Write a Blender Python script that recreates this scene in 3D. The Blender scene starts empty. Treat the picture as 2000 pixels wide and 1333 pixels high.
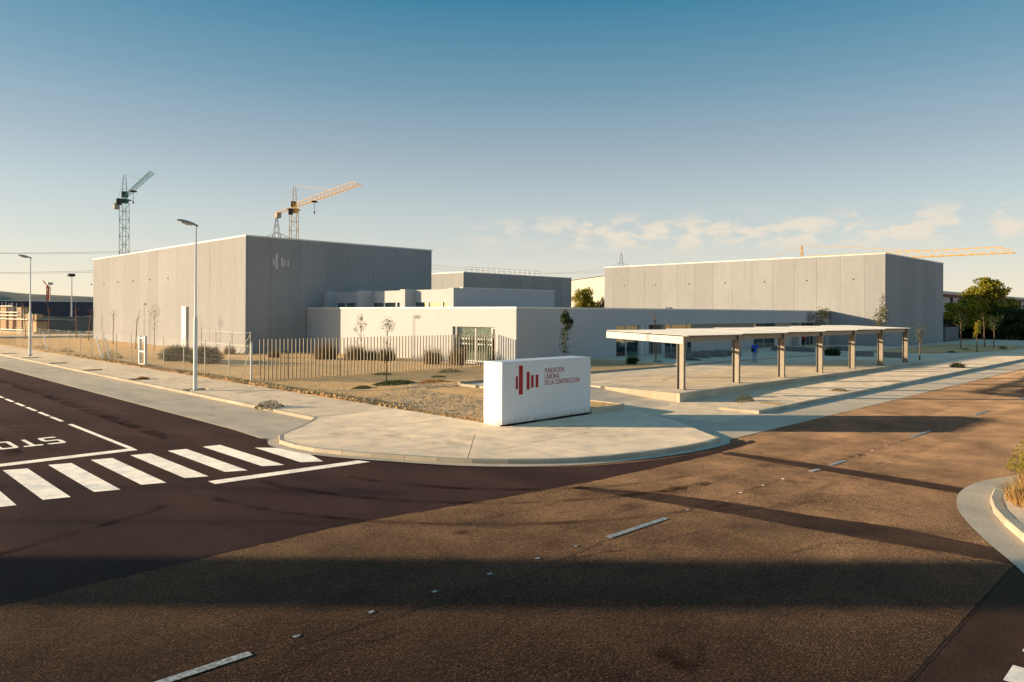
import bpy, bmesh, math, random
from mathutils import Vector, Matrix, noise
R = math.radians
random.seed(7)
sc = bpy.context.scene
COL = sc.collection

# ------------------------------------------------------------------ camera
SUN_EL = 8.5
cam_d = bpy.data.cameras.new('camera')
cam = bpy.data.objects.new('camera', cam_d); COL.objects.link(cam)
cam.location = (0, 0, 4.1)
cam.rotation_euler = (R(90), R(-0.26), 0)
cam_d.sensor_fit = 'HORIZONTAL'; cam_d.sensor_width = 36.0
cam_d.lens = 36.0 * 1430 / 2000
cam_d.shift_y = -55.5 / 2000
cam_d.clip_start = 0.1; cam_d.clip_end = 12000
sc.camera = cam

# ------------------------------------------------------------------ world
w = bpy.data.worlds.new('World'); sc.world = w; w.use_nodes = True
nt = w.node_tree; nt.nodes.clear()
def N(tree, typ, **kw):
    n = tree.nodes.new(typ)
    for k, v in kw.items(): setattr(n, k, v)
    return n
def ramp_set(n, stops, interp='LINEAR'):
    cr = n.color_ramp; cr.interpolation = interp
    while len(cr.elements) > 1: cr.elements.remove(cr.elements[-1])
    cr.elements[0].position = stops[0][0]; cr.elements[0].color = (*stops[0][1], 1)
    for p, c in stops[1:]:
        e = cr.elements.new(p); e.color = (*c, 1)
sky = N(nt, 'ShaderNodeTexSky'); sky.sky_type = 'NISHITA'; sky.sun_disc = False
sky.sun_elevation = R(SUN_EL); sky.sun_rotation = R(-90); sky.air_density = 1.0; sky.dust_density = 1.2; sky.ozone_density = 2.0
geo = N(nt, 'ShaderNodeTexCoord')
sep = N(nt, 'ShaderNodeSeparateXYZ'); nt.links.new(geo.outputs['Generated'], sep.inputs[0])
def srgb(r, g, b, k=1.0):
    f = lambda c: (c/255/12.92 if c/255 <= .04045 else ((c/255+.055)/1.055)**2.4)*k
    return (f(r), f(g), f(b))
EXPO = 0.72
KX = 2**-EXPO     # the sky as seen, before the exposure below
WN = 0.30         # share of the physical sky in the sum
NIS = {1: (.2, .171, .088), 3: (.318, .336, .211), 5: (.3, .376, .312), 8: (.247, .352, .376), 12: (.187, .3, .382), 17: (.141, .241, .34), 23: (.117, .2, .3), 35: (.082, .141, .235), 50: (.06, .107, .188), 90: (.048, .088, .156)}
TGT = {1: (236, 225, 201), 3: (225, 220, 205), 5: (210, 214, 206), 8: (191, 203, 204), 12: (160, 179, 191), 17: (117, 156, 177), 23: (66, 132, 163), 35: (70, 130, 162), 50: (70, 128, 160), 90: (70, 126, 158)}
grad = N(nt, 'ShaderNodeValToRGB')
ramp_set(grad, [(math.sin(R(e)), tuple(max(0, t-WN*n) for t, n in zip(srgb(*TGT[e], KX), NIS[e]))) for e in sorted(TGT)])
nt.links.new(sep.outputs['Z'], grad.inputs['Fac'])
skm = N(nt, 'ShaderNodeMixRGB', blend_type='MULTIPLY'); skm.inputs['Fac'].default_value = 1; skm.inputs['Color2'].default_value = (.15*WN, .15*WN, .15*WN, 1)
nt.links.new(sky.outputs[0], skm.inputs['Color1'])
mixs = N(nt, 'ShaderNodeMixRGB', blend_type='ADD'); mixs.inputs['Fac'].default_value = 1
nt.links.new(skm.outputs[0], mixs.inputs['Color1']); nt.links.new(grad.outputs[0], mixs.inputs['Color2'])
# a low bank of thin cloud over the right-hand half of the horizon
mp = N(nt, 'ShaderNodeMapping'); mp.inputs['Scale'].default_value = (21, 21, 50); mp.inputs['Location'].default_value = (3.3, 1.2, 0.4)
nt.links.new(geo.outputs['Generated'], mp.inputs[0])
cn = N(nt, 'ShaderNodeTexNoise'); cn.inputs['Scale'].default_value = 1.0; cn.inputs['Detail'].default_value = 7; cn.inputs['Roughness'].default_value = .58
nt.links.new(mp.outputs[0], cn.inputs['Vector'])
cr = N(nt, 'ShaderNodeMapRange', interpolation_type='SMOOTHSTEP'); cr.inputs['From Min'].default_value = .44; cr.inputs['From Max'].default_value = .60
nt.links.new(cn.outputs['Fac'], cr.inputs['Value'])
b1 = N(nt, 'ShaderNodeMapRange', interpolation_type='SMOOTHSTEP'); b1.inputs['From Min'].default_value = .07; b1.inputs['From Max'].default_value = .10
b2 = N(nt, 'ShaderNodeMapRange', interpolation_type='SMOOTHSTEP'); b2.inputs['From Min'].default_value = .14; b2.inputs['From Max'].default_value = .112
nt.links.new(sep.outputs['Z'], b1.inputs['Value']); nt.links.new(sep.outputs['Z'], b2.inputs['Value'])
b3 = N(nt, 'ShaderNodeMapRange', interpolation_type='SMOOTHSTEP'); b3.inputs['From Min'].default_value = -.13; b3.inputs['From Max'].default_value = .12
nt.links.new(sep.outputs['X'], b3.inputs['Value'])
def mul(a, b):
    m = N(nt, 'ShaderNodeMath', operation='MULTIPLY'); nt.links.new(a, m.inputs[0])
    if isinstance(b, float): m.inputs[1].default_value = b
    else: nt.links.new(b, m.inputs[1])
    return m.outputs[0]
cf = mul(mul(mul(mul(cr.outputs[0], b1.outputs[0]), b2.outputs[0]), b3.outputs[0]), .8)
mixc = N(nt, 'ShaderNodeMixRGB'); mixc.inputs['Color2'].default_value = (*srgb(240, 226, 206, KX), 1)
nt.links.new(cf, mixc.inputs['Fac']); nt.links.new(mixs.outputs[0], mixc.inputs['Color1'])
bg = N(nt, 'ShaderNodeBackground'); bg.inputs['Strength'].default_value = 1.0
nt.links.new(mixc.outputs[0], bg.inputs['Color'])
wo = N(nt, 'ShaderNodeOutputWorld'); nt.links.new(bg.outputs[0], wo.inputs['Surface'])

# ------------------------------------------------------------------ sun, exposure
sd = bpy.data.lights.new('sun', 'SUN'); sun = bpy.data.objects.new('sun', sd); COL.objects.link(sun)
sd.energy = 5.0; sd.angle = R(0.53); sd.color = (1.0, 0.76, 0.48)
sun.rotation_euler = Vector((1, 0, -math.tan(R(SUN_EL)))).to_track_quat('-Z', 'Y').to_euler()
vs = sc.view_settings
vs.view_transform = 'Standard'; vs.look = 'None'; vs.exposure = EXPO; vs.gamma = 1.0; vs.use_curve_mapping = False
sc.render.film_transparent = False
sc.cycles.max_bounces = 6; sc.cycles.transparent_max_bounces = 12
sc.cycles.use_denoising = True

# ------------------------------------------------------------------ materials
MATS = {}
def mat(name, c1, c2=None, scale=1.0, rough=.85, bump=0, bscale=20, bdist=.02, metallic=0, spec=.3, stretch=(1, 1, 1), speck=None, streak=0,
        ribs=None, translucent=0, island=None, detail=5, big=None, coat=0, dust=None, tone=0, grime=0):
    """Principled material: two base colours mixed by noise, optional aggregate speckle, vertical streaks, ribs, bump."""
    m = bpy.data.materials.new(name); m.use_nodes = True; t = m.node_tree; t.nodes.clear(); L = t.links.new
    out = N(t, 'ShaderNodeOutputMaterial'); p = N(t, 'ShaderNodeBsdfPrincipled')
    p.inputs['Roughness'].default_value = rough; p.inputs['Metallic'].default_value = metallic
    p.inputs['Specular IOR Level'].default_value = spec
    if dust:    # a dusty, rough film: (weight, roughness, tint)
        p.inputs['Sheen Roughness'].default_value = dust[1]; p.inputs['Sheen Tint'].default_value = (*dust[2], 1)
    if coat: p.inputs['Coat Weight'].default_value = coat
    tc = N(t, 'ShaderNodeTexCoord'); mpn = N(t, 'ShaderNodeMapping'); mpn.inputs['Scale'].default_value = stretch
    L(tc.outputs['Object'], mpn.inputs[0]); vec = mpn.outputs[0]
    def noi(s, d=detail, v=vec, r=.55):
        n = N(t, 'ShaderNodeTexNoise'); n.inputs['Scale'].default_value = s; n.inputs['Detail'].default_value = d; n.inputs['Roughness'].default_value = r
        L(v, n.inputs['Vector']); return n.outputs['Fac']
    def rng(v, a, b, lo=0., hi=1.):
        n = N(t, 'ShaderNodeMapRange'); n.inputs['From Min'].default_value = a; n.inputs['From Max'].default_value = b
        n.inputs['To Min'].default_value = lo; n.inputs['To Max'].default_value = hi; L(v, n.inputs['Value']); return n.outputs[0]
    def mix(f, a, b, typ='MIX'):
        n = N(t, 'ShaderNodeMixRGB', blend_type=typ)
        if isinstance(f, float): n.inputs[0].default_value = f
        else: L(f, n.inputs[0])
        for i, c in ((1, a), (2, b)):
            if isinstance(c, tuple): n.inputs[i].default_value = (*c, 1)
            else: L(c, n.inputs[i])
        return n.outputs[0]
    c2 = c2 or tuple(x*.82 for x in c1)
    if island:
        g = N(t, 'ShaderNodeNewGeometry'); col = mix(g.outputs['Random Per Island'], c1, c2)
    else:
        col = mix(rng(noi(scale), .32, .68), c1, c2)
    if big:     # slow, large stains
        col = mix(rng(noi(big[0], 3), .42, .62, 0, big[1]), col, big[2])
    if streak:
        v2 = N(t, 'ShaderNodeMapping'); v2.inputs['Scale'].default_value = (2.2, 2.2, .09); L(tc.outputs['Object'], v2.inputs[0])
        s = noi(1.6, 6, v2.outputs[0], .65)
        col = mix(rng(s, .35, .75, 0, streak), col, tuple(x*.55 for x in c1))
    if tone:    # every piece a slightly different tone
        oi = N(t, 'ShaderNodeObjectInfo'); col = mix(rng(oi.outputs['Random'], 0, 1, 0, tone), col, tuple(x*.5 for x in c1))
    if grime:   # splashed dirt low on the wall, ragged upper edge
        sz = N(t, 'ShaderNodeSeparateXYZ'); L(tc.outputs['Object'], sz.inputs[0])
        g1 = rng(sz.outputs['Z'], 0, grime, 1, 0); g2 = rng(noi(5, 6), .3, .7, .1, 1.0)
        gm = N(t, 'ShaderNodeMath', operation='MULTIPLY'); L(g1, gm.inputs[0]); L(g2, gm.inputs[1]); col = mix(gm.outputs[0], col, (.38, .29, .19))
    hgt = None
    if speck:   # (scale, amount, light, dark)
        vo = N(t, 'ShaderNodeTexVoronoi'); vo.inputs['Scale'].default_value = speck[0]; L(vec, vo.inputs['Vector'])
        sx = N(t, 'ShaderNodeSeparateXYZ'); L(vo.outputs['Color'], sx.inputs[0])
        col = mix(rng(sx.outputs[0], .72, .95, 0, speck[1]), col, speck[2])
        col = mix(rng(sx.outputs[1], .62, .9, 0, speck[1]), col, speck[3])
        hgt = vo.outputs['Distance']
    L(col, p.inputs['Base Color'])
    if dust:
        d1 = rng(noi(scale*1.3, 8, vec, .68), .3, .7, .45, 1.45); d2 = rng(noi(.23, 4), .3, .7, .8, 1.15)
        a1 = N(t, 'ShaderNodeMath', operation='MULTIPLY'); L(d1, a1.inputs[0]); L(d2, a1.inputs[1])
        a2 = N(t, 'ShaderNodeMath', operation='MULTIPLY'); L(a1.outputs[0], a2.inputs[0]); a2.inputs[1].default_value = dust[0]; L(a2.outputs[0], p.inputs['Sheen Weight'])
    nrm = None
    if bump:
        b = N(t, 'ShaderNodeBump'); b.inputs['Strength'].default_value = bump; b.inputs['Distance'].default_value = bdist
        if hgt is not None: b.invert = True; L(hgt, b.inputs['Height'])
        else: L(noi(bscale, 4), b.inputs['Height'])
        nrm = b.outputs[0]
    if ribs:    # (axis output, per metre, strength)
        sp = N(t, 'ShaderNodeSeparateXYZ'); L(tc.outputs['Object'], sp.inputs[0])
        ad = N(t, 'ShaderNodeMath', operation='ADD'); L(sp.outputs['X'], ad.inputs[0]); L(sp.outputs['Y'], ad.inputs[1])
        mu = N(t, 'ShaderNodeMath', operation='MULTIPLY'); L(ad.outputs[0], mu.inputs[0]); mu.inputs[1].default_value = ribs[0]*math.tau
        si = N(t, 'ShaderNodeMath', operation='SINE'); L(mu.outputs[0], si.inputs[0])
        b = N(t, 'ShaderNodeBump'); b.inputs['Strength'].default_value = ribs[1]; b.inputs['Distance'].default_value = .01; L(si.outputs[0], b.inputs['Height'])
        if nrm is not None: L(nrm, b.inputs['Normal'])
        nrm = b.outputs[0]
    if nrm is not None: L(nrm, p.inputs['Normal'])
    if translucent:
        tr = N(t, 'ShaderNodeBsdfTranslucent'); L(col, tr.inputs['Color']); ms = N(t, 'ShaderNodeMixShader'); ms.inputs[0].default_value = translucent
        L(p.outputs[0], ms.inputs[1]); L(tr.outputs[0], ms.inputs[2]); L(ms.outputs[0], out.inputs['Surface'])
    else: L(p.outputs[0], out.inputs['Surface'])
    MATS[name] = m; return m
def glass_mat(name, tint, refl=.5, rough=.03):
    m = bpy.data.materials.new(name); m.use_nodes = True; t = m.node_tree; t.nodes.clear(); L = t.links.new
    out = N(t, 'ShaderNodeOutputMaterial'); g = N(t, 'ShaderNodeBsdfGlossy'); g.inputs['Roughness'].default_value = rough; g.inputs['Color'].default_value = (.86, .95, 1, 1)
    tr = N(t, 'ShaderNodeBsdfTransparent'); tr.inputs['Color'].default_value = (*tint, 1)
    lw = N(t, 'ShaderNodeLayerWeight'); lw.inputs['Blend'].default_value = .35
    ad = N(t, 'ShaderNodeMath', operation='MULTIPLY_ADD'); L(lw.outputs['Fresnel'], ad.inputs[0]); ad.inputs[1].default_value = .8; ad.inputs[2].default_value = refl*.45; ad.use_clamp = True
    tc = N(t, 'ShaderNodeTexCoord'); no = N(t, 'ShaderNodeTexNoise'); no.inputs['Scale'].default_value = .7; L(tc.outputs['Object'], no.inputs['Vector'])
    b = N(t, 'ShaderNodeBump'); b.inputs['Strength'].default_value = .04; b.inputs['Distance'].default_value = .05; L(no.outputs['Fac'], b.inputs['Height']); L(b.outputs[0], g.inputs['Normal'])
    ms = N(t, 'ShaderNodeMixShader'); L(ad.outputs[0], ms.inputs[0]); L(tr.outputs[0], ms.inputs[1]); L(g.outputs[0], ms.inputs[2]); L(ms.outputs[0], out.inputs['Surface'])
    MATS[name] = m; return m

mat('ground', (.40, .29, .18), (.31, .22, .14), .25, bump=.6, bscale=3, bdist=.1, big=(.06, .6, (.20, .16, .10)), dust=(.5, .6, (1, .64, .32)))
mat('soil', (.56, .355, .175), (.42, .265, .13), .9, bump=1, bscale=7, bdist=.12, big=(.35, .55, (.54, .385, .21)), dust=(.6, .6, (1, .64, .30)))
mat('clod', (.66, .42, .19), (.46, .29, .14), 3, bump=.6, bscale=12, bdist=.04, island=True)
mat('gravel', (.62, .50, .36), (.32, .25, .18), 3, island=True, rough=.9)
mat('straw', (.62, .40, .15), (.42, .25, .09), island=True, translucent=.25, rough=.8)
mat('asphalt_old', (.027, .0125, .009), (.019, .009, .0065), .5, rough=.78, bump=.45, bdist=.012, spec=.06, speck=(62, .7, (.19, .105, .066), (.008, .004, .003)), big=(.22, .6, (.017, .008, .006)), dust=(.46, .19, (1, .67, .43)))
mat('asphalt_new', (.030, .0145, .013), (.022, .0105, .0095), .45, rough=.8, bump=.6, bdist=.008, spec=.08, speck=(110, .5, (.07, .04, .034), (.010, .006, .006)), big=(.35, .7, (.042, .022, .019)), stretch=(1, .35, 1), dust=(.05, .35, (1, .55, .45)))
mat('asphalt_patch', (.032, .018, .013), (.025, .014, .010), .8, rough=.8, bump=.7, bdist=.01, spec=.08, speck=(90, .5, (.085, .05, .034), (.010, .006, .005)), dust=(.10, .3, (1, .6, .4)))
mat('crack', (.016, .010, .008), rough=.9)
mat('paint', (.84, .82, .77), (.74, .72, .67), 2.2, rough=.7, bump=.2, bscale=60, bdist=.003, speck=(26, .5, (.86, .84, .80), (.34, .30, .26)), big=(1.1, .35, (.46, .42, .37)), dust=(.95, .6, (1, .90, .78)), tone=0.25)
mat('paint_worn', (.66, .64, .60), (.20, .17, .15), 18, rough=.75, bump=.4, bscale=70, bdist=.006)
mat('pavement', (.62, .51, .38), (.50, .415, .31), 1.1, bump=.8, bscale=42, bdist=.014, big=(.25, .45, (.48, .41, .325)), speck=None, dust=(.50, .6, (1, .80, .57)), tone=0.3)
mat('pavement_new', (.68, .58, .45), (.58, .49, .375), 1.1, bump=.8, bscale=42, bdist=.014, big=(.25, .45, (.48, .41, .325)), speck=None, dust=(.62, .6, (1, .80, .57)), tone=0.3)
mat('lane_concrete', (.54, .46, .36), (.44, .38, .30), .8, bump=.8, bscale=36, bdist=.014, big=(.3, .55, (.40, .36, .30)), stretch=(1, .4, 1), dust=(.27, .6, (1, .80, .57)), tone=0.3)
mat('court_concrete', (.70, .59, .435), (.60, .51, .385), .7, bump=.8, bscale=30, bdist=.014, big=(.22, .5, (.40, .36, .30)), stretch=(.5, 1, 1), dust=(.30, .6, (1, .80, .57)), tone=0.25)
mat('kerb_stone', (.66, .55, .40), (.56, .465, .34), 2.2, bump=.5, bscale=30, bdist=.015, big=(.8, .5, (.36, .31, .25)), tone=0.6)
mat('precast', (.36, .362, .368), (.33, .333, .34), 1.6, rough=.9, bump=.35, bscale=55, bdist=.008, streak=.28, big=(.16, .45, (.385, .387, .392)), ribs=(14, .22), tone=0.22)
mat('coping', (.80, .78, .74), rough=.5, spec=.5)
mat('white_clad', (.49, .495, .505), (.47, .475, .485), 2.0, rough=.75, ribs=(7, .13), streak=.12, big=(.2, .3, (.45, .455, .465)))
mat('white_render', (.56, .55, .53), (.52, .51, .49), 1.2, rough=.8, bump=.15, bscale=70, bdist=.004)
mat('sign_white', (.81, .80, .79), (.79, .78, .77), 1.5, rough=.5, spec=.45, big=(.6, .2, (.72, .71, .69)), grime=.3)
mat('sign_red', (.42, .022, .02), (.37, .018, .017), 3, rough=.55)
mat('dark_gap', (.03, .024, .02), rough=.9)
mat('white_metal', (.80, .78, .73), (.72, .70, .66), 4, rough=.45, spec=.5)
mat('galvanised', (.50, .48, .44), (.42, .40, .37), 9, rough=.45, metallic=.35, spec=.5)
mat('slat_metal', (.17, .148, .115), (.13, .113, .088), 3, rough=.55, metallic=.2, spec=.4, tone=0.3)
mat('lamp_grey', (.33, .36, .38), (.28, .30, .32), 4, rough=.4, metallic=.3)
mat('lamp_lens', (.75, .72, .65), rough=.2)
mat('carport_steel', (.29, .25, .20), (.25, .215, .172), 2, rough=.5, metallic=.15, spec=.4)
mat('carport_roof', (.60, .585, .55), (.54, .525, .49), 1.5, rough=.45, spec=.5)
mat('bench_stone', (.23, .215, .20), (.18, .17, .16), 5, bump=.5, bscale=40, bdist=.012)
mat('door_frame', (.70, .70, .68), rough=.45)
glass_mat('glass', (.86, .96, .92), .12)
glass_mat('glass_dark', (.22, .24, .26), .5)
mat('blind', (.74, .74, .62), (.66, .68, .56), .6, rough=.9)
mat('roof_light', (.40, .43, .40), (.34, .37, .35), .6)
mat('interior', (.16, .15, .145), (.12, .11, .11), .5)
mat('crane_orange', (.80, .47, .12), (.68, .40, .10), 1, rough=.5)
mat('crane_yellow', (.80, .46, .05), (.70, .38, .04), 1, rough=.5)
mat('crane_green', (.03, .16, .15), (.025, .13, .12), 1, rough=.5)
mat('crane_red', (.48, .10, .035), (.42, .09, .03), 1, rough=.5)
mat('ballast', (.46, .40, .33), (.40, .35, .29), 1)
mat('dark_metal', (.04, .04, .042), rough=.5)
mat('pylon', (.36, .37, .37), rough=.6)
mat('brick_ochre', (.52, .37, .20), (.43, .30, .16), 1.2, bump=.5, bscale=6, bdist=.08, big=(.3, .5, (.55, .33, .19)))
mat('blue_clad', (.072, .068, .098), (.066, .062, .09), .3, rough=.6, ribs=(1.2, .5))
mat('mound', (.32, .185, .12), (.24, .14, .09), .35, bump=1, bscale=1.5, bdist=.4)
mat('hill', (.36, .26, .18), (.16, .15, .12), .0035, rough=1, big=(.012, .6, (.42, .31, .21)))
mat('far_white', (.72, .66, .56), rough=.7)
mat('far_red', (.20, .045, .035), rough=.7)
mat('red_brick', (.17, .055, .045), (.13, .045, .038), .6)
mat('far_panel', (.34, .36, .36), rough=.5)
mat('grey_panel', (.17, .175, .195), rough=.6)
mat('bark', (.20, .135, .085), (.13, .09, .06), 6, bump=.6, bscale=25, bdist=.02)
mat('bark_red', (.30, .16, .09), (.22, .115, .065), 6, bump=.4, bscale=25, bdist=.02)
mat('leaf_sapling', (.105, .10, .028), (.055, .06, .018), island=True, translucent=.3, rough=.7)
mat('leaf_dark', (.052, .078, .022), (.027, .042, .014), island=True, translucent=.25, rough=.7)
mat('leaf_yellow', (.42, .34, .03), (.26, .23, .03), island=True, translucent=.35, rough=.7)
mat('leaf_pine', (.42, .37, .03), (.19, .175, .018), island=True, translucent=.35, rough=.75)
mat('leaf_olive', (.19, .165, .075), (.10, .095, .045), island=True, translucent=.25, rough=.8)
mat('leaf_grass', (.075, .105, .025), (.04, .062, .016), island=True, translucent=.25, rough=.8)
mat('shrub_dry', (.27, .18, .08), (.15, .10, .045), island=True, translucent=.2, rough=.85)
mat('shrub_grey', (.11, .11, .055), (.055, .058, .03), island=True, translucent=.2, rough=.85)
mat('dry_orange', (.46, .22, .05), (.30, .15, .04), island=True, translucent=.2, rough=.85)
mat('skin', (.42, .22, .15), rough=.6)
mat('hair', (.018, .011, .009), rough=.6)
mat('shirt_blue', (.02, .10, .62), (.016, .08, .50), 9, rough=.85, bump=.4, bscale=18, bdist=.02)
mat('denim', (.22, .34, .52), (.15, .26, .42), 12, rough=.9, bump=.4, bscale=20, bdist=.02)
mat('shoe', (.035, .022, .018), rough=.6)
mat('bag', (.014, .012, .016), rough=.6)
mat('shirt_red', (.36, .022, .015), (.30, .02, .014), 9, rough=.85)
mat('trousers_dark', (.02, .02, .026), rough=.9)
mat('letter_grey', (.20, .195, .20), rough=.45, metallic=.3)
mat('sticker_red', (.28, .03, .03), rough=.7)
mat('sticker_white', (.8, .8, .78), rough=.7)

# ------------------------------------------------------------------ mesh helpers
# The plot lies on a grid turned 45 degrees from the camera: site coordinates are (b, a, z) with b running back-right and a back-left.
S45 = R(45); CS = math.sqrt(.5)
def SW(b, a, z=0.0): return Vector(((b-a)*CS, (a+b)*CS, z))
class MB:
    def __init__(self): self.v = []; self.f = []
    def box(self, x0, x1, y0, y1, z0, z1):
        n = len(self.v)
        self.v += [(x0, y0, z0), (x1, y0, z0), (x1, y1, z0), (x0, y1, z0), (x0, y0, z1), (x1, y0, z1), (x1, y1, z1), (x0, y1, z1)]
        self.f += [tuple(n+i for i in q) for q in ((3, 2, 1, 0), (4, 5, 6, 7), (0, 1, 5, 4), (1, 2, 6, 5), (2, 3, 7, 6), (3, 0, 4, 7))]
        return self
    def bbox(self, x0, x1, y0, y1, z0, z1, e=.012):
        """box with chamfered edges all round"""
        bm = bmesh.new(); bmesh.ops.create_cube(bm, size=1)
        for v in bm.verts: v.co = ((x0+x1)/2+v.co.x*(x1-x0), (y0+y1)/2+v.co.y*(y1-y0), (z0+z1)/2+v.co.z*(z1-z0))
        bmesh.ops.bevel(bm, geom=bm.edges[:], offset=e, segments=1, affect='EDGES')
        n = len(self.v); bm.verts.index_update()
        self.v += [tuple(v.co) for v in bm.verts]; self.f += [tuple(n+v.index for v in f.verts) for f in bm.faces]; bm.free(); return self
    def bar(self, p, q, r, sides=4, r2=None):
        p = Vector(p); q = Vector(q); d = (q-p)
        if d.length < 1e-6: return self
        d.normalize(); u = d.orthogonal().normalized() if abs(d.z) < .95 else Vector((1, 0, 0)); u = (u-d*u.dot(d)).normalized(); v = d.cross(u); r2 = r if r2 is None else r2
        n = len(self.v)
        for c, rr in ((p, r), (q, r2)):
            for i in range(sides):
                t = math.tau*(i+.5)/sides; self.v.append(tuple(c+u*math.cos(t)*rr+v*math.sin(t)*rr))
        for i in range(sides): j = (i+1) % sides; self.f.append((n+i, n+j, n+sides+j, n+sides+i))
        self.f.append(tuple(n+i for i in reversed(range(sides)))); self.f.append(tuple(n+sides+i for i in range(sides)))
        return self
    def tube(self, pts, rad, sides=6):
        pts = [Vector(p) for p in pts]; n0 = len(self.v); up = Vector((0.3, 0.2, 1)).normalized(); u = None
        for i, p in enumerate(pts):
            d = (pts[min(i+1, len(pts)-1)]-pts[max(i-1, 0)]).normalized()
            u = (d.orthogonal() if u is None else (u-d*u.dot(d))).normalized(); v = d.cross(u)
            r = rad[i] if isinstance(rad, (list, tuple)) else rad
            for k in range(sides):
                t = math.tau*k/sides; self.v.append(tuple(p+u*math.cos(t)*r+v*math.sin(t)*r))
        for i in range(len(pts)-1):
            for k in range(sides):
                a = n0+i*sides+k; b = n0+i*sides+(k+1) % sides; self.f.append((a, b, b+sides, a+sides))
        self.f.append(tuple(n0+k for k in reversed(range(sides)))); e = n0+(len(pts)-1)*sides; self.f.append(tuple(e+k for k in range(sides)))
        return self
    def quad(self, *ps):
        n = len(self.v); self.v += [tuple(p) for p in ps]; self.f.append(tuple(range(n, n+len(ps)))); return self
    def slab(self, poly, z0, z1):
        """polygon (x,y) counter-clockwise extruded from z0 to z1; z1 may be a function of (x,y)"""
        n = len(self.v); k = len(poly); zf = z1 if callable(z1) else (lambda x, y: z1)
        area = sum(poly[i][0]*poly[(i+1) % k][1]-poly[(i+1) % k][0]*poly[i][1] for i in range(k))
        if area < 0: poly = poly[::-1]
        self.v += [(x, y, z0) for x, y in poly]+[(x, y, zf(x, y)) for x, y in poly]
        self.f.append(tuple(n+k+i for i in range(k))); self.f.append(tuple(n+i for i in reversed(range(k))))
        for i in range(k): j = (i+1) % k; self.f.append((n+i, n+j, n+k+j, n+k+i))
        return self
    def wedge(self, poly_xz, y0, y1):
        """polygon in x,z extruded along y"""
        n = len(self.v); k = len(poly_xz)
        self.v += [(x, y0, z) for x, z in poly_xz]+[(x, y1, z) for x, z in poly_xz]
        self.f.append(tuple(n+i for i in range(k))); self.f.append(tuple(n+k+i for i in reversed(range(k))))
        for i in range(k): j = (i+1) % k; self.f.append((n+i, n+k+i, n+k+j, n+j))
        return self
def mesh_obj(name, mb, m, base=(0, 0, 0), smooth=False):
    me = bpy.data.meshes.new(name)
    me.from_pydata([(x-base[0], y-base[1], z-base[2]) for x, y, z in mb.v], [], mb.f); me.update()
    if isinstance(m, str): m = MATS[m]
    if m: me.materials.append(m)
    if smooth: me.polygons.foreach_set('use_smooth', [True]*len(me.polygons))
    o = bpy.data.objects.new(name, me); COL.objects.link(o); return o
def props(o, label=None, cat=None, group=None, kind=None):
    if label: o['label'] = label
    if cat: o['category'] = cat
    if group: o['group'] = group
    if kind: o['kind'] = kind
    return o
def place(o, base, frame):
    if frame == 'S': o.location = SW(*base); o.rotation_euler = (0, 0, S45)
    else: o.location = base
class Thing:
    def __init__(self, name, label, cat, base=(0, 0, 0), group=None, frame='S', kind=None):
        self.o = bpy.data.objects.new(name, None); COL.objects.link(self.o); self.o.empty_display_size = .3
        self.base = base; place(self.o, base, frame); props(self.o, label, cat, group, kind)
    def part(self, name, mb, m, parent=None, label=None, smooth=False, kind=None):
        o = mesh_obj(name, mb, m, self.base, smooth); o.parent = parent or self.o
        if label: o['label'] = label
        if kind: o['kind'] = kind
        return o
def single(name, mb, m, label=None, cat=None, base=(0, 0, 0), group=None, frame='S', kind=None, smooth=False):
    o = mesh_obj(name, mb, m, base, smooth); place(o, base, frame); return props(o, label, cat, group, kind)
def copy_tree(o, parent=None):
    c = o.copy(); COL.objects.link(c); c.parent = parent
    for ch in list(o.children): copy_tree(ch, c)
    return c
def text_mb(txt, height, width=None, bold=0.0, shear=0.0):
    """lettering as flat outlines in x,y (cap height = height, squeezed to width): returns verts, faces"""
    cu = bpy.data.curves.new('lettering', 'FONT'); cu.body = txt; cu.size = 1; cu.offset = bold; cu.resolution_u = 3
    o = bpy.data.objects.new('lettering', cu); COL.objects.link(o); bpy.context.view_layer.update()
    me = o.evaluated_get(bpy.context.evaluated_depsgraph_get()).to_mesh()
    vv = [tuple(v.co) for v in me.vertices]; ff = [tuple(p.vertices) for p in me.polygons]
    bpy.data.objects.remove(o); bpy.data.curves.remove(cu)
    x0 = min(v[0] for v in vv); x1 = max(v[0] for v in vv); y0 = min(v[1] for v in vv); y1 = max(v[1] for v in vv)
    sy = height/(y1-y0); sx = (width/(x1-x0)) if width else sy
    return [((x-x0)*sx, (y-y0)*sy) for x, y, z in vv], ff
def add_flat(mb, vf, fn):
    n = len(mb.v); mb.v += [fn(x, y) for x, y in vf[0]]; mb.f += [tuple(n+i for i in f) for f in vf[1]]
def letter_solid(mb, vf, fn, fn_back):
    """flat outlines given thickness: front faces plus sides along the outline"""
    v, f = vf; n = len(mb.v); k = len(v)
    mb.v += [fn(x, y) for x, y in v]+[fn_back(x, y) for x, y in v]
    from collections import Counter
    ec = Counter(); ed = {}
    for q in f:
        mb.f.append(tuple(n+i for i in q))
        for i in range(len(q)):
            e = (q[i], q[(i+1) % len(q)]); ec[tuple(sorted(e))] += 1; ed[tuple(sorted(e))] = e
    for e, c in ec.items():
        if c == 1: i, j = ed[e]; mb.f.append((n+j, n+i, n+k+i, n+k+j))
def clip(poly, nx, ny, d):
    """keep the side nx*x+ny*y <= d"""
    out = []
    for i in range(len(poly)):
        p = poly[i]; q = poly[(i+1) % len(poly)]; dp = nx*p[0]+ny*p[1]-d; dq = nx*q[0]+ny*q[1]-d
        if dp <= 0: out.append(p)
        if dp*dq < 0: t = dp/(dp-dq); out.append((p[0]+(q[0]-p[0])*t, p[1]+(q[1]-p[1])*t))
    return out
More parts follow.
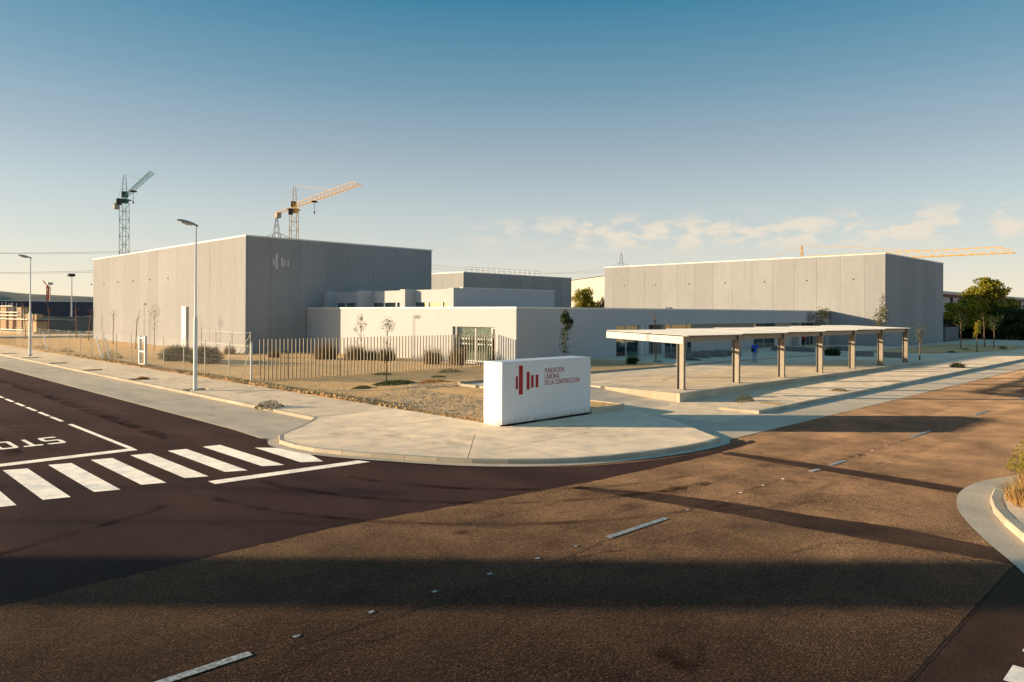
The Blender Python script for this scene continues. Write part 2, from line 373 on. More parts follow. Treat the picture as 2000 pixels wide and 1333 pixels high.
def offset_line(pts, d):
    """polyline moved sideways by d (to the left of its direction)"""
    out = []
    for i, p in enumerate(pts):
        a = pts[max(i-1, 0)]; b = pts[min(i+1, len(pts)-1)]; dx, dy = b[0]-a[0], b[1]-a[1]; l = math.hypot(dx, dy)
        out.append((p[0]-dy/l*d, p[1]+dx/l*d))
    return out
def smooth_line(pts, n=4):
    out = []
    for i in range(len(pts)-1):
        p0 = Vector(pts[max(i-1, 0)]); p1 = Vector(pts[i]); p2 = Vector(pts[i+1]); p3 = Vector(pts[min(i+2, len(pts)-1)])
        for k in range(n):
            t = k/n; out.append(tuple(.5*((2*p1)+(p2-p0)*t+(2*p0-5*p1+4*p2-p3)*t*t+(3*p1-p0-3*p2+p3)*t**3)))
    return out+[tuple(pts[-1])]
def resample(pts, step):
    """points about every step metres along a polyline"""
    out = [pts[0]]; left = step
    for i in range(len(pts)-1):
        a = Vector(pts[i]); b = Vector(pts[i+1]); L = (b-a).length; s = left
        while s < L: out.append(tuple(a+(b-a)*(s/L))); s += step
        left = s-L
    if (Vector(out[-1])-Vector(pts[-1])).length > step*.25: out.append(tuple(pts[-1]))
    return out
def sst(x): x = max(0., min(1., x)); return x*x*(3-2*x)

# ================================================================== SETTING
single('ground', MB().quad((-3500, -1200, -.06), (6000, -1200, -.06), (6000, 6000, -.06), (-3500, 6000, -.06)), 'ground', kind='structure')
def sheet(name, poly, z, m, kind='structure', parent=None):
    return single(name, MB().quad(*[(x, y, z) for x, y in poly]), m, kind=kind)

def jit(pts, amt, step=.25, seed=1):
    rs = random.Random(seed); return [(x+rs.uniform(-amt, amt), y+rs.uniform(-amt, amt)) for x, y in resample(pts, step)]
# ---- streets
main = Thing('main_street', None, None, kind='structure')
main.part('asphalt', MB().quad((-250, 2.65, 0), (500, 2.65, 0), (500, 13.2, 0), (-250, 13.2, 0)), 'asphalt_old')
near = Thing('near_street', None, None, kind='structure')
near.part('asphalt', MB().quad((-12, -60, -.002), (60, -60, -.002), (60, 2.645, -.002), (-12, 2.645, -.002)), 'asphalt_patch')
GO = [(22.3, 11.27), (19.86, 11.18), (18.0, 11.48), (16.01, 12.08), (14.8, 12.8), (13.73, 13.73), (12.79, 14.71), (11.95, 16.1), (11.49, 17.08), (11.15, 18.2), (11.04, 19.03), (10.9, 20.6), (10.98, 22.43)]
side = Thing('side_street', None, None, kind='structure')
side.part('asphalt', MB().quad(*[(x, y, .004) for x, y in jit([(-8, 12.25), (5, 12.22), (7.4, 12.25), (9.1, 12.03), (11.55, 11.55), (12.8, 11.42), (14, 11.2), (17, 11.02), (19.5, 10.9), (22.0, 11.0)], .03, .2, 21)+smooth_line(GO, 3)+[(11.12, 24.7), (11.15, 300), (-8, 300)]]), 'asphalt_new')

# trench patches and cracks in the old asphalt
def strip(pts, wd, z):
    m = MB(); l = offset_line(pts, wd/2); r = offset_line(pts, -wd/2)
    for i in range(len(pts)-1): m.quad((*r[i], z), (*r[i+1], z), (*l[i+1], z), (*l[i], z))
    return m
def ribbon(up, lo, z, amt=.02, seed=3):
    m = MB(); n = 40; rs = random.Random(seed)
    def at(l, t):
        k = t*(len(l)-1); i = min(int(k), len(l)-2); f = k-i
        return (l[i][0]*(1-f)+l[i+1][0]*f+rs.uniform(-amt, amt), l[i][1]*(1-f)+l[i+1][1]*f+rs.uniform(-amt, amt))
    U = [at(up, i/n) for i in range(n+1)]; D = [at(lo, i/n) for i in range(n+1)]
    for i in range(n): m.quad((*D[i], z), (*U[i], z), (*U[i+1], z), (*D[i+1], z))
    return m
main.part('trench_patch', ribbon([(13.36, 11.1), (14.22, 9.29), (14.65, 7.64), (14.85, 6.07), (15.2, 4.77), (15.1, 2.7)], [(13.1, 11.1), (13.45, 9.2), (13.7, 7.71), (13.85, 6.2), (14.0, 4.8), (14.35, 2.7)], .004), 'asphalt_patch')
main.part('trench_patch', ribbon([(19.95, 10.8), (20.0, 8.2), (19.9, 6.1), (19.8, 4.5)], [(19.45, 10.8), (19.3, 8.0), (19.2, 6.0), (19.1, 4.5)], .004, seed=5), 'asphalt_patch')
for i, (pts, wd) in enumerate([([(4.4, 8.25), (6.0, 8.05), (8.3, 7.9), (10.3, 8.1), (12.6, 8.3)], .022), ([(13, 8.25), (16, 8.1), (18.9, 8.05)], .02), ([(8.6, 7.7), (9.6, 7.9), (10.6, 7.5), (12.4, 7.2)], .018),
                               ([(13.2, 8.0), (15, 7.0), (16.2, 6.9), (17.5, 6.0)], .02), ([(21, 8.0), (26.4, 7.8)], .02), ([(2.9, 8.1), (3.6, 7.7), (4.6, 7.8), (5.8, 7.6)], .02), ([(12, 5.5), (13.2, 5.3), (13.9, 4.6)], .018), ([(9, 10.8), (12, 10.4), (13.0, 10.6)], .016)]):
    main.part('crack', strip(jit(pts, .04, .12, i), wd*.8, .0085), 'crack')
near.part('crack', strip(jit([(2, 2.64), (6, 2.65), (10, 2.645), (14, 2.66)], .004, .3, 9), .014, .007), 'crack')

def film_mat(name, colr, dens, scale, stretch=(1, 1, 1)):
    """thin film of rubber or oil: broken up by noise, the road shows through"""
    m = bpy.data.materials.new(name); m.use_nodes = True; t = m.node_tree; t.nodes.clear(); L = t.links.new
    out = N(t, 'ShaderNodeOutputMaterial'); d = N(t, 'ShaderNodeBsdfDiffuse'); d.inputs['Color'].default_value = (*colr, 1); tr = N(t, 'ShaderNodeBsdfTransparent')
    tc = N(t, 'ShaderNodeTexCoord'); no = N(t, 'ShaderNodeTexNoise'); no.inputs['Scale'].default_value = scale; no.inputs['Detail'].default_value = 6; L(tc.outputs['Object'], no.inputs['Vector'])
    r = N(t, 'ShaderNodeMapRange'); r.inputs['From Min'].default_value = .38; r.inputs['From Max'].default_value = .68; r.inputs['To Max'].default_value = dens; L(no.outputs['Fac'], r.inputs['Value'])
    ms = N(t, 'ShaderNodeMixShader'); L(r.outputs[0], ms.inputs[0]); L(tr.outputs[0], ms.inputs[1]); L(d.outputs[0], ms.inputs[2]); L(ms.outputs[0], out.inputs['Surface']); MATS[name] = m
film_mat('paving_stain', (.24, .19, .14), .16, 2.2); film_mat('rubber', (.012, .007, .006), .42, 1.3); film_mat('dust_film', (.12, .08, .058), .22, 1.6); film_mat('oil', (.012, .008, .007), .4, 2.5)
def arc(c, r, t0, t1, n=24): return [(c[0]+r*math.cos(R(t0+(t1-t0)*i/n)), c[1]+r*math.sin(R(t0+(t1-t0)*i/n))) for i in range(n+1)]
for i, (c, r, t0, t1, wd) in enumerate((((16.5, 17.5), 8.3, 185, 262, .22), ((16.5, 17.5), 9.9, 188, 258, .2), ((17.0, 17.0), 7.1, 190, 265, .22), ((0, 26), 11.5, 250, 300, .24))):
    side.part('tyre_mark', strip(arc(c, r, t0, t1), wd, .0062+i*.0004), 'rubber')
for i, (a0, b0) in enumerate(((9.0, 8.35), (9.4, 9.8), (4.9, 4.0), (5.9, 5.5))):
    side.part('tyre_mark', strip([(a0-.15, 24.5), (a0+.05, 40), (a0, 70)], .45, .0068+i*.0003), 'dust_film' if i % 2 else 'rubber')
for i, a0 in enumerate((6.9, 9.2)):
    main.part('tyre_mark', strip([(-6, a0+.1), (8, a0-.05), (24, a0+.05), (60, a0)], .4, .0046+i*.0003), 'dust_film')
rs = random.Random(33)
for i in range(16):
    b0, a0 = rs.uniform(3, 26), rs.uniform(3.4, 10.4); r_ = rs.uniform(.15, .7); main.part('oil_stain', MB().quad(*[(b0+math.cos(k*.5236)*r_*rs.uniform(.6, 1.2), a0+math.sin(k*.5236)*r_*rs.uniform(.4, .8), .0072+i*.0001) for k in range(12)]), 'oil' if i % 3 else 'dust_film')

# painted markings, 8 mm above
def mark(th, name, poly, m='paint', z=.009): return th.part(name, MB().quad(*[(x, y, z) for x, y in poly]), m)
def rect(b0, b1, a0, a1): return [(b0, a0), (b1, a0), (b1, a1), (b0, a1)]
for k in range(1, 10): mark(side, 'crosswalk_stripe', [(k+.03, 18.35), (k+.53, 18.28-.02*k), (k+.55, 22.35-.02*k), (k+.04, 22.6-.04*k)])
mark(side, 'crosswalk_stripe', [(10.02, 18.1), (10.52, 17.8), (10.78, 19.0), (10.68, 20.4), (10.1, 21.0)])
mark(side, 'edge_line', [(7.30, 17.22), (11.42, 16.86), (11.26, 17.26), (7.30, 17.62)])
mark(side, 'stop_line', rect(3.6, 7.46, 23.0, 23.42))
mark(side, 'centre_line', rect(7.33, 7.48, 23.425, 29.9))
for i in range(9): mark(side, 'centre_dash', rect(7.32, 7.46, 30.85+i*2.02, 32.5+i*2.02) if i < 1 else rect(7.32, 7.46, 32.75+(i-1)*2.05, 34.3+(i-1)*2.05) if i < 5 else rect(7.32, 7.46, 41+(i-5)*4, 42.6+(i-5)*4))
bpy.context.view_layer.update()
# S T O P, read by drivers coming down the side street
LW = .2
def letter(x0, strokes, circ=None):
    """strokes: rectangles in letter space (0..1 x, 0..1 y), x to the driver's right, y ahead"""
    m = MB(); B = lambda x: 6.32-x0*.82-x*.5; A = lambda y: 27.3-y*1.5
    for ps in strokes: m.quad(*[(B(x), A(y), .009) for x, y in ps])
    return side.part('painted_letter', m, 'paint')
def rr(x0, x1, y0, y1): return [(x0, y0), (x1, y0), (x1, y1), (x0, y1)]
letter(0, [[(.12, 0), (.88, 0), (1, .08), (1, .14), (0, .14), (0, .08)], [(.76, .14), (1, .14), (1, .42), (.76, .46)], [(.12, .44), (.76, .44), (1, .42), (.88, .57), (.24, .57), (0, .57)], [(0, .571), (.24, .571), (.24, .86), (0, .86)], [(0, .861), (1, .861), (1, .92), (.88, 1), (.12, 1), (0, .92)]])
letter(.76, [rr(0, 1, .86, 1), rr(.38, .62, 0, .859)])
letter(1.52, [[(.12, 0), (.88, 0), (1, .1), (1, .14), (0, .14), (0, .1)], rr(0, .24, .141, .859), rr(.76, 1, .141, .859), [(0, .86), (1, .86), (1, .9), (.88, 1), (.12, 1), (0, .9)]])
letter(2.28, [rr(0, .24, 0, 1), rr(.241, 1, .86, 1), rr(.76, 1, .57, .859), rr(.241, 1, .43, .569)])
for b0, b1 in ((1.9, 4.0), (10.69, 12.55), (18.93, 19.42), (20.15, 21.05), (26.58, 28.7), (34.4, 36.6), (42.3, 44.4), (50.2, 52.3)):
    a0 = 8.5-.028*b0 if b0 < 20 else 7.93-.012*(b0-20); mark(main, 'centre_dash', strip([(b0, a0), (b1, a0-.04)], .13, 0).v and [(b0, a0-.065), (b1, a0-.105), (b1, a0+.025), (b0, a0+.065)], 'paint_worn')
for b0 in (4.62, 5.72, 6.8, 7.88, 8.95, 9.9, 13.4, 15.55, 16.6, 17.6, 22.0, 23.2, 24.4, 25.5, 29.9, 31.1, 32.3):
    a0 = 8.57-.028*b0 if b0 < 20 else 7.93-.012*(b0-20); s = .042; mark(main, 'road_dot', rect(b0-s, b0+s, a0-s*.8, a0+s*.8), 'paint_worn')
for k in range(4): mark(near, 'crosswalk_stripe', rect(9.72+k, 10.22+k, -2.2, 1.9), 'paint', .004)

# ---- kerbs
K0 = [(14.2, 24.7), (13.35, 23.72), (11.35, 21.94), (10.95, 21.2), (10.87, 20.54), (10.95, 19.45), (11.18, 18.6), (11.56, 17.7), (12.3, 16.3), (13.05, 15.0), (13.96, 13.96), (15.06, 13.09), (16.46, 12.42), (18.26, 11.93), (19.4, 11.76), (20.4, 11.72), (21.2, 11.78), (21.55, 12.05)]
KB = resample(smooth_line(K0, 4), .99)
def kerb_run(th, pts, h=.13, wd=.14, z0=-.05, zf=None, gap=.006):
    inn = offset_line(pts, wd); ch = offset_line(pts, .03)
    for i in range(len(pts)-1):
        p, q = Vector(pts[i]), Vector(pts[i+1]); pi, qi = Vector(inn[i]), Vector(inn[i+1]); d = (q-p).normalized()*gap; pc, qc = Vector(ch[i]), Vector(ch[i+1])
        za = zf(*pts[i]) if zf else h; zb = zf(*pts[i+1]) if zf else h; e = random.uniform(-.004, .004)
        m = MB(); P = [p+d, q-d, qi-d, pi+d]; C = [pc+d, qc-d]
        m.v = [(*P[0], z0), (*P[1], z0), (*P[2], z0), (*P[3], z0), (*P[0], za-.035+e), (*P[1], zb-.035+e), (*C[1], zb+e), (*C[0], za+e), (*P[2], zb+e), (*P[3], za+e)]
        m.f = [(0, 1, 5, 4), (4, 5, 6, 7), (7, 6, 8, 9), (1, 2, 8, 6, 5), (3, 0, 4, 7, 9), (2, 3, 9, 8), (3, 2, 1, 0)]
        th.part('kerb_stone', m, 'kerb_stone')
kerb = Thing('corner_kerb', None, None, kind='structure')
kerb_run(kerb, KB)
kerb_l = Thing('side_street_kerb', None, None, kind='structure')
kerb_run(kerb_l, [(14.2, 24.7+3.0*i) for i in range(42, -1, -1)])
# gutter band round the corner
gut = Thing('gutter', None, None, kind='structure')
ks = smooth_line(K0[2:], 4); go = smooth_line(GO[::-1], 4)
def at_t(l, t):
    k = t*(len(l)-1); i = min(int(k), len(l)-2); f = k-i; return (l[i][0]*(1-f)+l[i+1][0]*f, l[i][1]*(1-f)+l[i+1][1]*f)
m = MB(); n = 40
KK = [at_t(ks, i/n) for i in range(n+1)]
# outer edge: nearest sideways offset
OO = [(p[0], p[1]) for p in offset_line(KK, -.3)]
for i in range(n): m.quad((*OO[i], .012), (*OO[i+1], .012), (*KK[i+1], .02), (*KK[i], .02))
gut.part('gutter_band', m, 'lane_concrete')

# ---- concrete parking lane of the side street
def slabs(th, name, m, b0, b1, a0, a1, along, step, ztop, z0=-.04, gap=.012, tilt=.004):
    zt = ztop if callable(ztop) else (lambda x, y: ztop)
    n = max(1, round(((a1-a0) if along == 'a' else (b1-b0))/step))
    for i in range(n):
        e = random.uniform(-tilt, tilt)
        if along == 'a': r_ = rect(b0, b1, a0+(a1-a0)*i/n+gap, a0+(a1-a0)*(i+1)/n-gap)
        else: r_ = rect(b0+(b1-b0)*i/n+gap, b0+(b1-b0)*(i+1)/n-gap, a0, a1)
        th.part(name, MB().slab(r_, z0, lambda x, y: zt(x, y)+e), m)
lane = Thing('parking_lane', None, None, kind='structure')
slabs(lane, 'slab', 'lane_concrete', 11.15, 14.19, 24.72, 100, 'a', 5.0, .012)
lane.part('slab', MB().slab([(11.13, 24.71), (11.0, 22.43), (11.36, 21.98), (13.35, 23.74), (14.19, 24.71)], -.04, .012), 'lane_concrete')
lane_r = Thing('roadside_lane', None, None, kind='structure')
slabs(lane_r, 'slab', 'lane_concrete', 21.6, 130, 11.82, 13.99, 'b', 5.2, .010)
apron = Thing('driveway_apron', None, None, kind='structure')
apron.part('slab', MB().slab([(21.55, 14.0), (25.0, 14.0), (25.0, 18.3), (24.9, 18.3), (23.4, 14.9)], -.04, .010), 'lane_concrete')
apron.part('slab', MB().slab(rect(25.01, 28.3, 14.0, 18.25), -.04, .008), 'pavement')

# ---- corner pavement (the wide bulb in front of the sign) and the side pavement
pave = Thing('corner_pavement', None, None, kind='structure')
inner = [(14.34, 24.7)]+offset_line(smooth_line(K0[1:], 3), .145)
poly = inner+[(21.75, 12.6), (23.4, 14.75), (24.85, 18.15), (17.95, 18.15), (17.95, 24.7)]
pave.part('bedding', MB().slab([(x, y) for x, y in poly], -.04, .105), 'dark_gap')
hi_ = clip(poly, 0, -1, -18.175); lo_ = clip(poly, 0, 1, 18.155)
pieces = [clip(hi_, 0, 1, 21.0), clip(hi_, 0, -1, -21.02)]
L1 = clip(lo_, 1, 0, 16.2); L2 = clip(clip(lo_, -1, 0, -16.225), 1, 0, 20.2); L3 = clip(lo_, -1, 0, -20.225)
pieces += [clip(L1, .7071, -.7071, -1.2), clip(L1, -.7071, .7071, 1.18), clip(L2, 0, 1, 15.4), clip(L2, 0, -1, -15.425), L3]
cut = []
for p in pieces:
    if len(p) < 3: continue
    xs = [q[0] for q in p]; ys = [q[1] for q in p]
    ax = (1, 0) if max(xs)-min(xs) > max(ys)-min(ys) else (0, 1); mid = (max(xs)+min(xs))/2 if ax == (1, 0) else (max(ys)+min(ys))/2
    cut += [clip(p, *ax, mid-.007), clip(p, -ax[0], -ax[1], -mid-.007)]
pieces = cut
for i, p in enumerate(pieces):
    if len(p) > 2: pave.part('slab', MB().slab(p, .0, .128+random.uniform(-.002, .002)), 'pavement_new')
pave_l = Thing('side_pavement', None, None, kind='structure')
PITS = [37.5, 45.5, 54.5, 63.4, 72, 80.4]
a0 = 24.72
slabs(pave_l, 'slab', 'pavement', 15.62, 17.95, 24.72, 130, 'a', 5.0, .128)
edges = [24.72]
for p in PITS: edges += [p-.55, p+.55]
edges.append(130)
for i in range(0, len(edges), 2): slabs(pave_l, 'slab', 'pavement', 14.345, 15.61, edges[i], edges[i+1], 'a', 5.0, .128)
for p in PITS:
    pave_l.part('pit_soil', MB().slab(rect(14.36, 15.6, p-.54, p+.54), -.02, .075), 'soil')
    pave_l.part('pit_rim', MB().box(14.36, 15.6, p-.54, p-.46, 0, .136).box(14.36, 15.6, p+.46, p+.54, 0, .136).box(15.52, 15.6, p-.46, p+.46, 0, .136), 'kerb_stone')

rs = random.Random(51)
for th, n_, (b0, b1, a0, a1) in ((pave, 9, (13.5, 21, 13.8, 17.6)), (pave, 3, (12.2, 17, 18.5, 22.5)), (pave_l, 12, (15.8, 17.7, 26, 66)), (lane, 9, (11.5, 13.9, 26, 60))):
    for i in range(n_):
        bb, aa, r_ = rs.uniform(b0, b1), rs.uniform(a0, a1), rs.uniform(.2, .75); z_ = .138 if th is not lane else .02
        th.part('stain', MB().quad(*[(bb+math.cos(k*.5236)*r_*rs.uniform(.5, 1.2), aa+math.sin(k*.5236)*r_*rs.uniform(.5, 1.4), z_+i*.0002) for k in range(12)]), 'paving_stain')
# ---- car park terrace, ramp and plaza
def zc(b, a=0): return max(.09, .42-.0053*(b-29))
court = Thing('car_park', None, None, kind='structure')
nb = 8
for i in range(nb):
    b0 = 29.36+i*(66-29.36)/nb; b1 = 29.36+(i+1)*(66-29.36)/nb
    for a0, a1 in ((18.52, 23.5), (23.5, 28.5)): court.part('slab', MB().slab(rect(b0+.006, b1-.006, a0+.006, a1-.006), -.04, zc), 'court_concrete')
court.part('slab', MB().slab(rect(24.95, 29.35, 25.0, 28.5), -.04, lambda x, y: .42), 'court_concrete')
for i in range(4):
    a0 = 18.3+i*1.675; a1 = a0+1.67
    court.part('ramp_slab', MB().slab(rect(24.95, 29.18, a0, a1), -.04, lambda x, y: .01+.41*sst((y-18.3)/6.7)), 'court_concrete')
for i, (c, r, t0, t1) in enumerate((((33, 33), 8.2, 205, 275), ((33, 33), 9.6, 210, 280), ((40, 12), 12, 60, 120), ((52, 35), 9.5, 215, 290))):
    court.part('tyre_mark', (lambda q: (setattr(q, 'v', [(x, y, zc(x)+.006+i*.0006) for x, y, z in q.v]), q)[1])(strip(arc(c, r, t0, t1), .2, 0)), 'rubber')
wall = Thing('terrace_wall', 'low concrete retaining wall along the front of the carport terrace', 'retaining wall', (29.2, 18.3, 0))
for i in range(18):
    b0 = 29.2+i*2.05; wall.part('wall_block', MB().slab(rect(b0+.005, b0+2.04, 18.3, 18.5), -.05, lambda x, y: zc(x)+.004), 'kerb_stone')
rk = Thing('ramp_kerb', None, None, kind='structure')
for i in range(5):
    a0 = 18.51+i*1.3; rk.part('kerb_stone', MB().slab(rect(29.2, 29.34, a0, a0+1.29), -.05, lambda x, y: .426), 'kerb_stone')
rs_ = Thing('raised_slab', None, None, kind='structure')
rs_.part('slab', MB().slab(rect(22.7, 24.75, 18.32, 20.4), -.05, .31), 'soil')
for i in range(6): a0 = 18.3+i*1.7; rs_.part('kerb_stone', MB().slab(rect(24.76, 24.93, a0, a0+1.69), -.05, lambda x, y: .33+.11*sst((y-18)/8)), 'kerb_stone')
rs_.part('kerb_stone', MB().slab(rect(22.65, 24.75, 18.17, 18.31), -.05, .33), 'kerb_stone')
rs_.part('kerb_stone', MB().slab(rect(24.76, 46, 28.52, 28.66), -.05, lambda x, y: zc(x)+.09), 'kerb_stone')
plaza = Thing('plaza', None, None, kind='structure')
for i in range(10):
    b0 = 46.5+i*4.95; plaza.part('slab', MB().slab(rect(b0, b0+4.94, 28.67, 39.4), -.04, lambda x, y: zc(x)+.07), 'court_concrete')
    plaza.part('kerb_stone', MB().slab(rect(b0, b0+4.94, 28.52, 28.66), -.04, lambda x, y: zc(x)+.08), 'kerb_stone')
fore = Thing('forecourt', None, None, kind='structure')
for i in range(12):
    b0 = 66.02+i*6; fore.part('slab', MB().slab(rect(b0, b0+5.99, 18.3, 28.5 if b0 < 96 else 31), -.04, lambda x, y: zc(x)), 'court_concrete')

# ---- right-hand pavement
pr = Thing('roadside_pavement', None, None, kind='structure')
slabs(pr, 'slab', 'pavement', 28.46, 130, 14.15, 15.8, 'b', 4.2, .128)
slabs(pr, 'slab', 'pavement', 28.31, 130, 15.82, 18.28, 'b', 4.2, lambda x, y: .02+.108*sst((x-29)/9))
kerb_r = Thing('roadside_kerb', None, None, kind='structure')
kerb_run(kerb_r, [(28.3+2.0*i, 14.0) for i in range(40)])
kerb_run(kerb_r, [(28.3, 15.8), (28.3, 14.9), (28.3, 14.0)])
for b0 in (31.2, 38.9, 47.0):
    pr.part('pit_soil', MB().slab(rect(b0-.5, b0+.5, 14.4, 15.3), .05, .132), 'soil')

# ---- far corner of the junction with its kerb (right edge of the picture)
IK = smooth_line([(11.5, 0.9), (13.9, 1.75), (15.85, 2.8), (17.2, 3.45), (18.3, 3.82), (19.5, 4.02), (20.8, 3.95), (22.2, 3.5), (24, 3.25), (28, 3.2)], 4)
ik = Thing('opposite_kerb', None, None, kind='structure')
kerb_run(ik, resample(IK[::-1], .95)+[(10.2, .4)], h=.15, wd=.2)
gi = offset_line(IK, .62); mg = MB()
for i in range(len(IK)-1):
    if IK[i][0] < 22.4: mg.quad((*IK[i], .012), (*IK[i+1], .012), (*gi[i+1], .010), (*gi[i], .010))
ik.part('gutter_band', mg, 'lane_concrete')
isl = Thing('opposite_pavement', None, None, kind='structure')
ii = offset_line(IK, -.2)
isl.part('slab', MB().slab(ii+[(28, -6), (9, -6), (10, .3)], -.04, .142), 'pavement')

# ---- bare earth of the plot (behind the side pavement and round the terrace)
def zsoil(b, a):
    z = .13+.22*sst((b-19)/5)*sst((35-a)/6)
    z -= .08*sst((a-50)/15)*sst((b-22)/6)
    z += .10*math.exp(-((b-18.35)/.55)**2)*sst((a-24)/6)
    z += .05*noise.noise((b*.5, a*.5, 0))+.025*noise.noise((b*1.7, a*1.7, 4))
    return z
m = MB(); step = .5
idx = {}
def gv(i, j):
    if (i, j) not in idx:
        b = 17.98+i*step; a = 18.2+j*step
        idx[(i, j)] = len(m.v); m.v.append((b, a, zsoil(b, a)-(.12 if i == 0 else 0)))
    return idx[(i, j)]
for i in range(60):
    for j in range(0, 230):
        b = 17.98+(i+.5)*step; a = 18.2+(j+.5)*step
        if b > 24.7 and a < 28.6: continue
        if b > 46.4 or (b > 38.6 and a > 38.2) or (b > 32 and a > 69): continue
        if 22.2 < b < 24.7 and a < 20.2: continue
        m.f.append((gv(i, j), gv(i+1, j), gv(i+1, j+1), gv(i, j+1)))
single('earth', m, 'soil', kind='structure', smooth=True)

# ---- loose stones on the earth
def rock(m, x, y, z, s, rs):
    n = len(m.v); sq = rs.uniform(.5, .8); t = rs.uniform(0, 6.28); c, si = math.cos(t), math.sin(t)
    for dx, dy, dz in ((1, 0, 0), (0, 1, 0), (-1, 0, 0), (0, -1, 0), (.25, .1, 1), (0, .1, -1)):
        k = rs.uniform(.65, 1.15)*s; px, py = dx*k, dy*k*.8
        m.v.append((x+px*c-py*si, y+px*si+py*c, z+dz*k*sq))
    m.f += [tuple(n+i for i in q) for q in ((0, 1, 4), (1, 2, 4), (2, 3, 4), (3, 0, 4), (1, 0, 5), (2, 1, 5), (3, 2, 5), (0, 3, 5))]
rs = random.Random(11)
m = MB()
for i in range(9500):
    b = rs.uniform(18.25, 24.5); a = rs.uniform(19.25, 32.5)
    if a > 26+rs.gauss(0, 1.5)+(b-18)*.75: continue
    if b > 22.2 and a < 28.4: continue
    rock(m, b, a, zsoil(b, a)+.005, rs.choice((.022, .03, .04, .055)), rs)
single('gravel', m, 'gravel', kind='stuff')
m = MB()
for i in range(2600):
    a = 19.3+abs(rs.gauss(0, 1))*22
    if a > 110: continue
    b = 18.02+abs(rs.gauss(0, .3)); rock(m, b, a, zsoil(b, a)-.01, rs.choice((.035, .05, .06, .09, .13))*(1 if a > 24 else .6), rs)
single('clods', m, 'clod', kind='stuff')

# ---- leaves and blades
def leaf(m, p, s, rs, up=.3):
    d = Vector((rs.gauss(0, 1), rs.gauss(0, 1), rs.gauss(0, 1)+up)).normalized(); u = d.orthogonal().normalized(); u.rotate(Matrix.Rotation(rs.uniform(0, 6.28), 3, d)); v = d.cross(u)
    l = s*rs.uniform(.7, 1.3); wd = l*rs.uniform(.4, .7); n = len(m.v)
    for q in (p-u*l*.5, p+v*wd*.5, p+u*l*.5, p-v*wd*.5): m.v.append(tuple(q))
    m.f.append((n, n+1, n+2, n+3))
def crown(m, c, rad, n, s, rs, clumps=14, spread=.33, shape=None):
    cs = []
    for i in range(clumps):
        d = Vector((rs.gauss(0, 1), rs.gauss(0, 1), rs.gauss(0, 1))).normalized()*(rs.random()**.45)
        cs.append((Vector((c[0]+d.x*rad[0], c[1]+d.y*rad[1], c[2]+d.z*rad[2])), rs.uniform(.65, 1.25)))
    for i in range(n):
        p, k = rs.choice(cs); g = Vector((rs.gauss(0, 1), rs.gauss(0, 1), rs.gauss(0, .8)))
        g = g.normalized()*(rs.random()**.4)*spread*k*1.4
        leaf(m, p+Vector((g.x*rad[0], g.y*rad[1], g.z*rad[2])), s, rs)
    return [p for p, k in cs]
def tuft(m, x, y, z, n, h, r, rs, lean=.5, wd=.012):
    for i in range(n):
        t = rs.uniform(0, 6.28); q = rs.random()**.5*r; px, py = x+math.cos(t)*q, y+math.sin(t)*q; hh = h*rs.uniform(.55, 1.1)*(1-.55*(q/max(r, .01))**2); l = lean*rs.uniform(.2, 1)*hh; t2 = t+rs.gauss(0, .7)
        k = len(m.v); c, s_ = math.cos(t2+1.57)*wd, math.sin(t2+1.57)*wd
        mx, my = px+math.cos(t2)*l*.35, py+math.sin(t2)*l*.35; ex, ey = px+math.cos(t2)*l, py+math.sin(t2)*l
        m.v += [(px-c, py-s_, z), (px+c, py+s_, z), (mx+c*.8, my+s_*.8, z+hh*.6), (mx-c*.8, my-s_*.8, z+hh*.6), (ex, ey, z+hh)]
        m.f += [(k, k+1, k+2, k+3), (k+3, k+2, k+4)]

# ================================================================== BUILDINGS
def hall(name, label, b0, b1, a0, a1, H, firstb, firsta, spouts=(), zsp=7.3, pw=3.0):
    """precast hall: panels on the two faces that meet at the near corner (b0, a0)"""
    t = Thing(name, label, 'building', (b0, a0, 0))
    t.part('core', MB().box(b0+.1, b1, a0+.1, a1, -.3, H-.35), 'precast')
    t.part('rear_wall', MB().box(b0+.2, b1+.1, a1, a1+.15, -.3, H-.2), 'precast'); t.part('rear_wall', MB().box(b1, b1+.15, a0+.2, a1, -.3, H-.2), 'precast')
    def cuts(s, e, f):
        c = [s, s+f]
        while c[-1]+pw < e-.3: c.append(c[-1]+pw)
        c.append(e); return c
    ca = cuts(a0, a1, firsta)
    for i in range(len(ca)-1): t.part('panel', MB().bbox(b0+random.uniform(-.004, .004), b0+.16, ca[i]+.006, ca[i+1]-.006, -.3, H-.14, .006), 'precast')
    cb = cuts(b0+.17, b1, firstb)
    for i in range(len(cb)-1): t.part('panel', MB().bbox(cb[i]+.006, cb[i+1]-.006, a0+random.uniform(-.004, .004), a0+.16, -.3, H-.14, .006), 'precast')
    t.part('coping', MB().box(b0-.04, b0+.3, a0-.04, a1+.1, H-.139, H), 'coping'); t.part('coping', MB().box(b0+.301, b1+.1, a0-.04, a0+.3, H-.139, H), 'coping')
    t.part('roof', MB().box(b0+.3, b1, a0+.3, a1, H-.6, H-.4), 'ballast')
    for a in spouts:
        t.part('spout', MB().bar((b0-.09, a, zsp), (b0+.1, a, zsp), .08, 6), 'dark_metal')
    return t
h1 = hall('concrete_hall', 'tall grey concrete panel hall on the left with pale bar logo on its shaded side', 31.75, 54.6, 68.1, 116.6, 11.5, 2.5, 2.3, [88.0+i*5.9 for i in range(6)], 7.9)
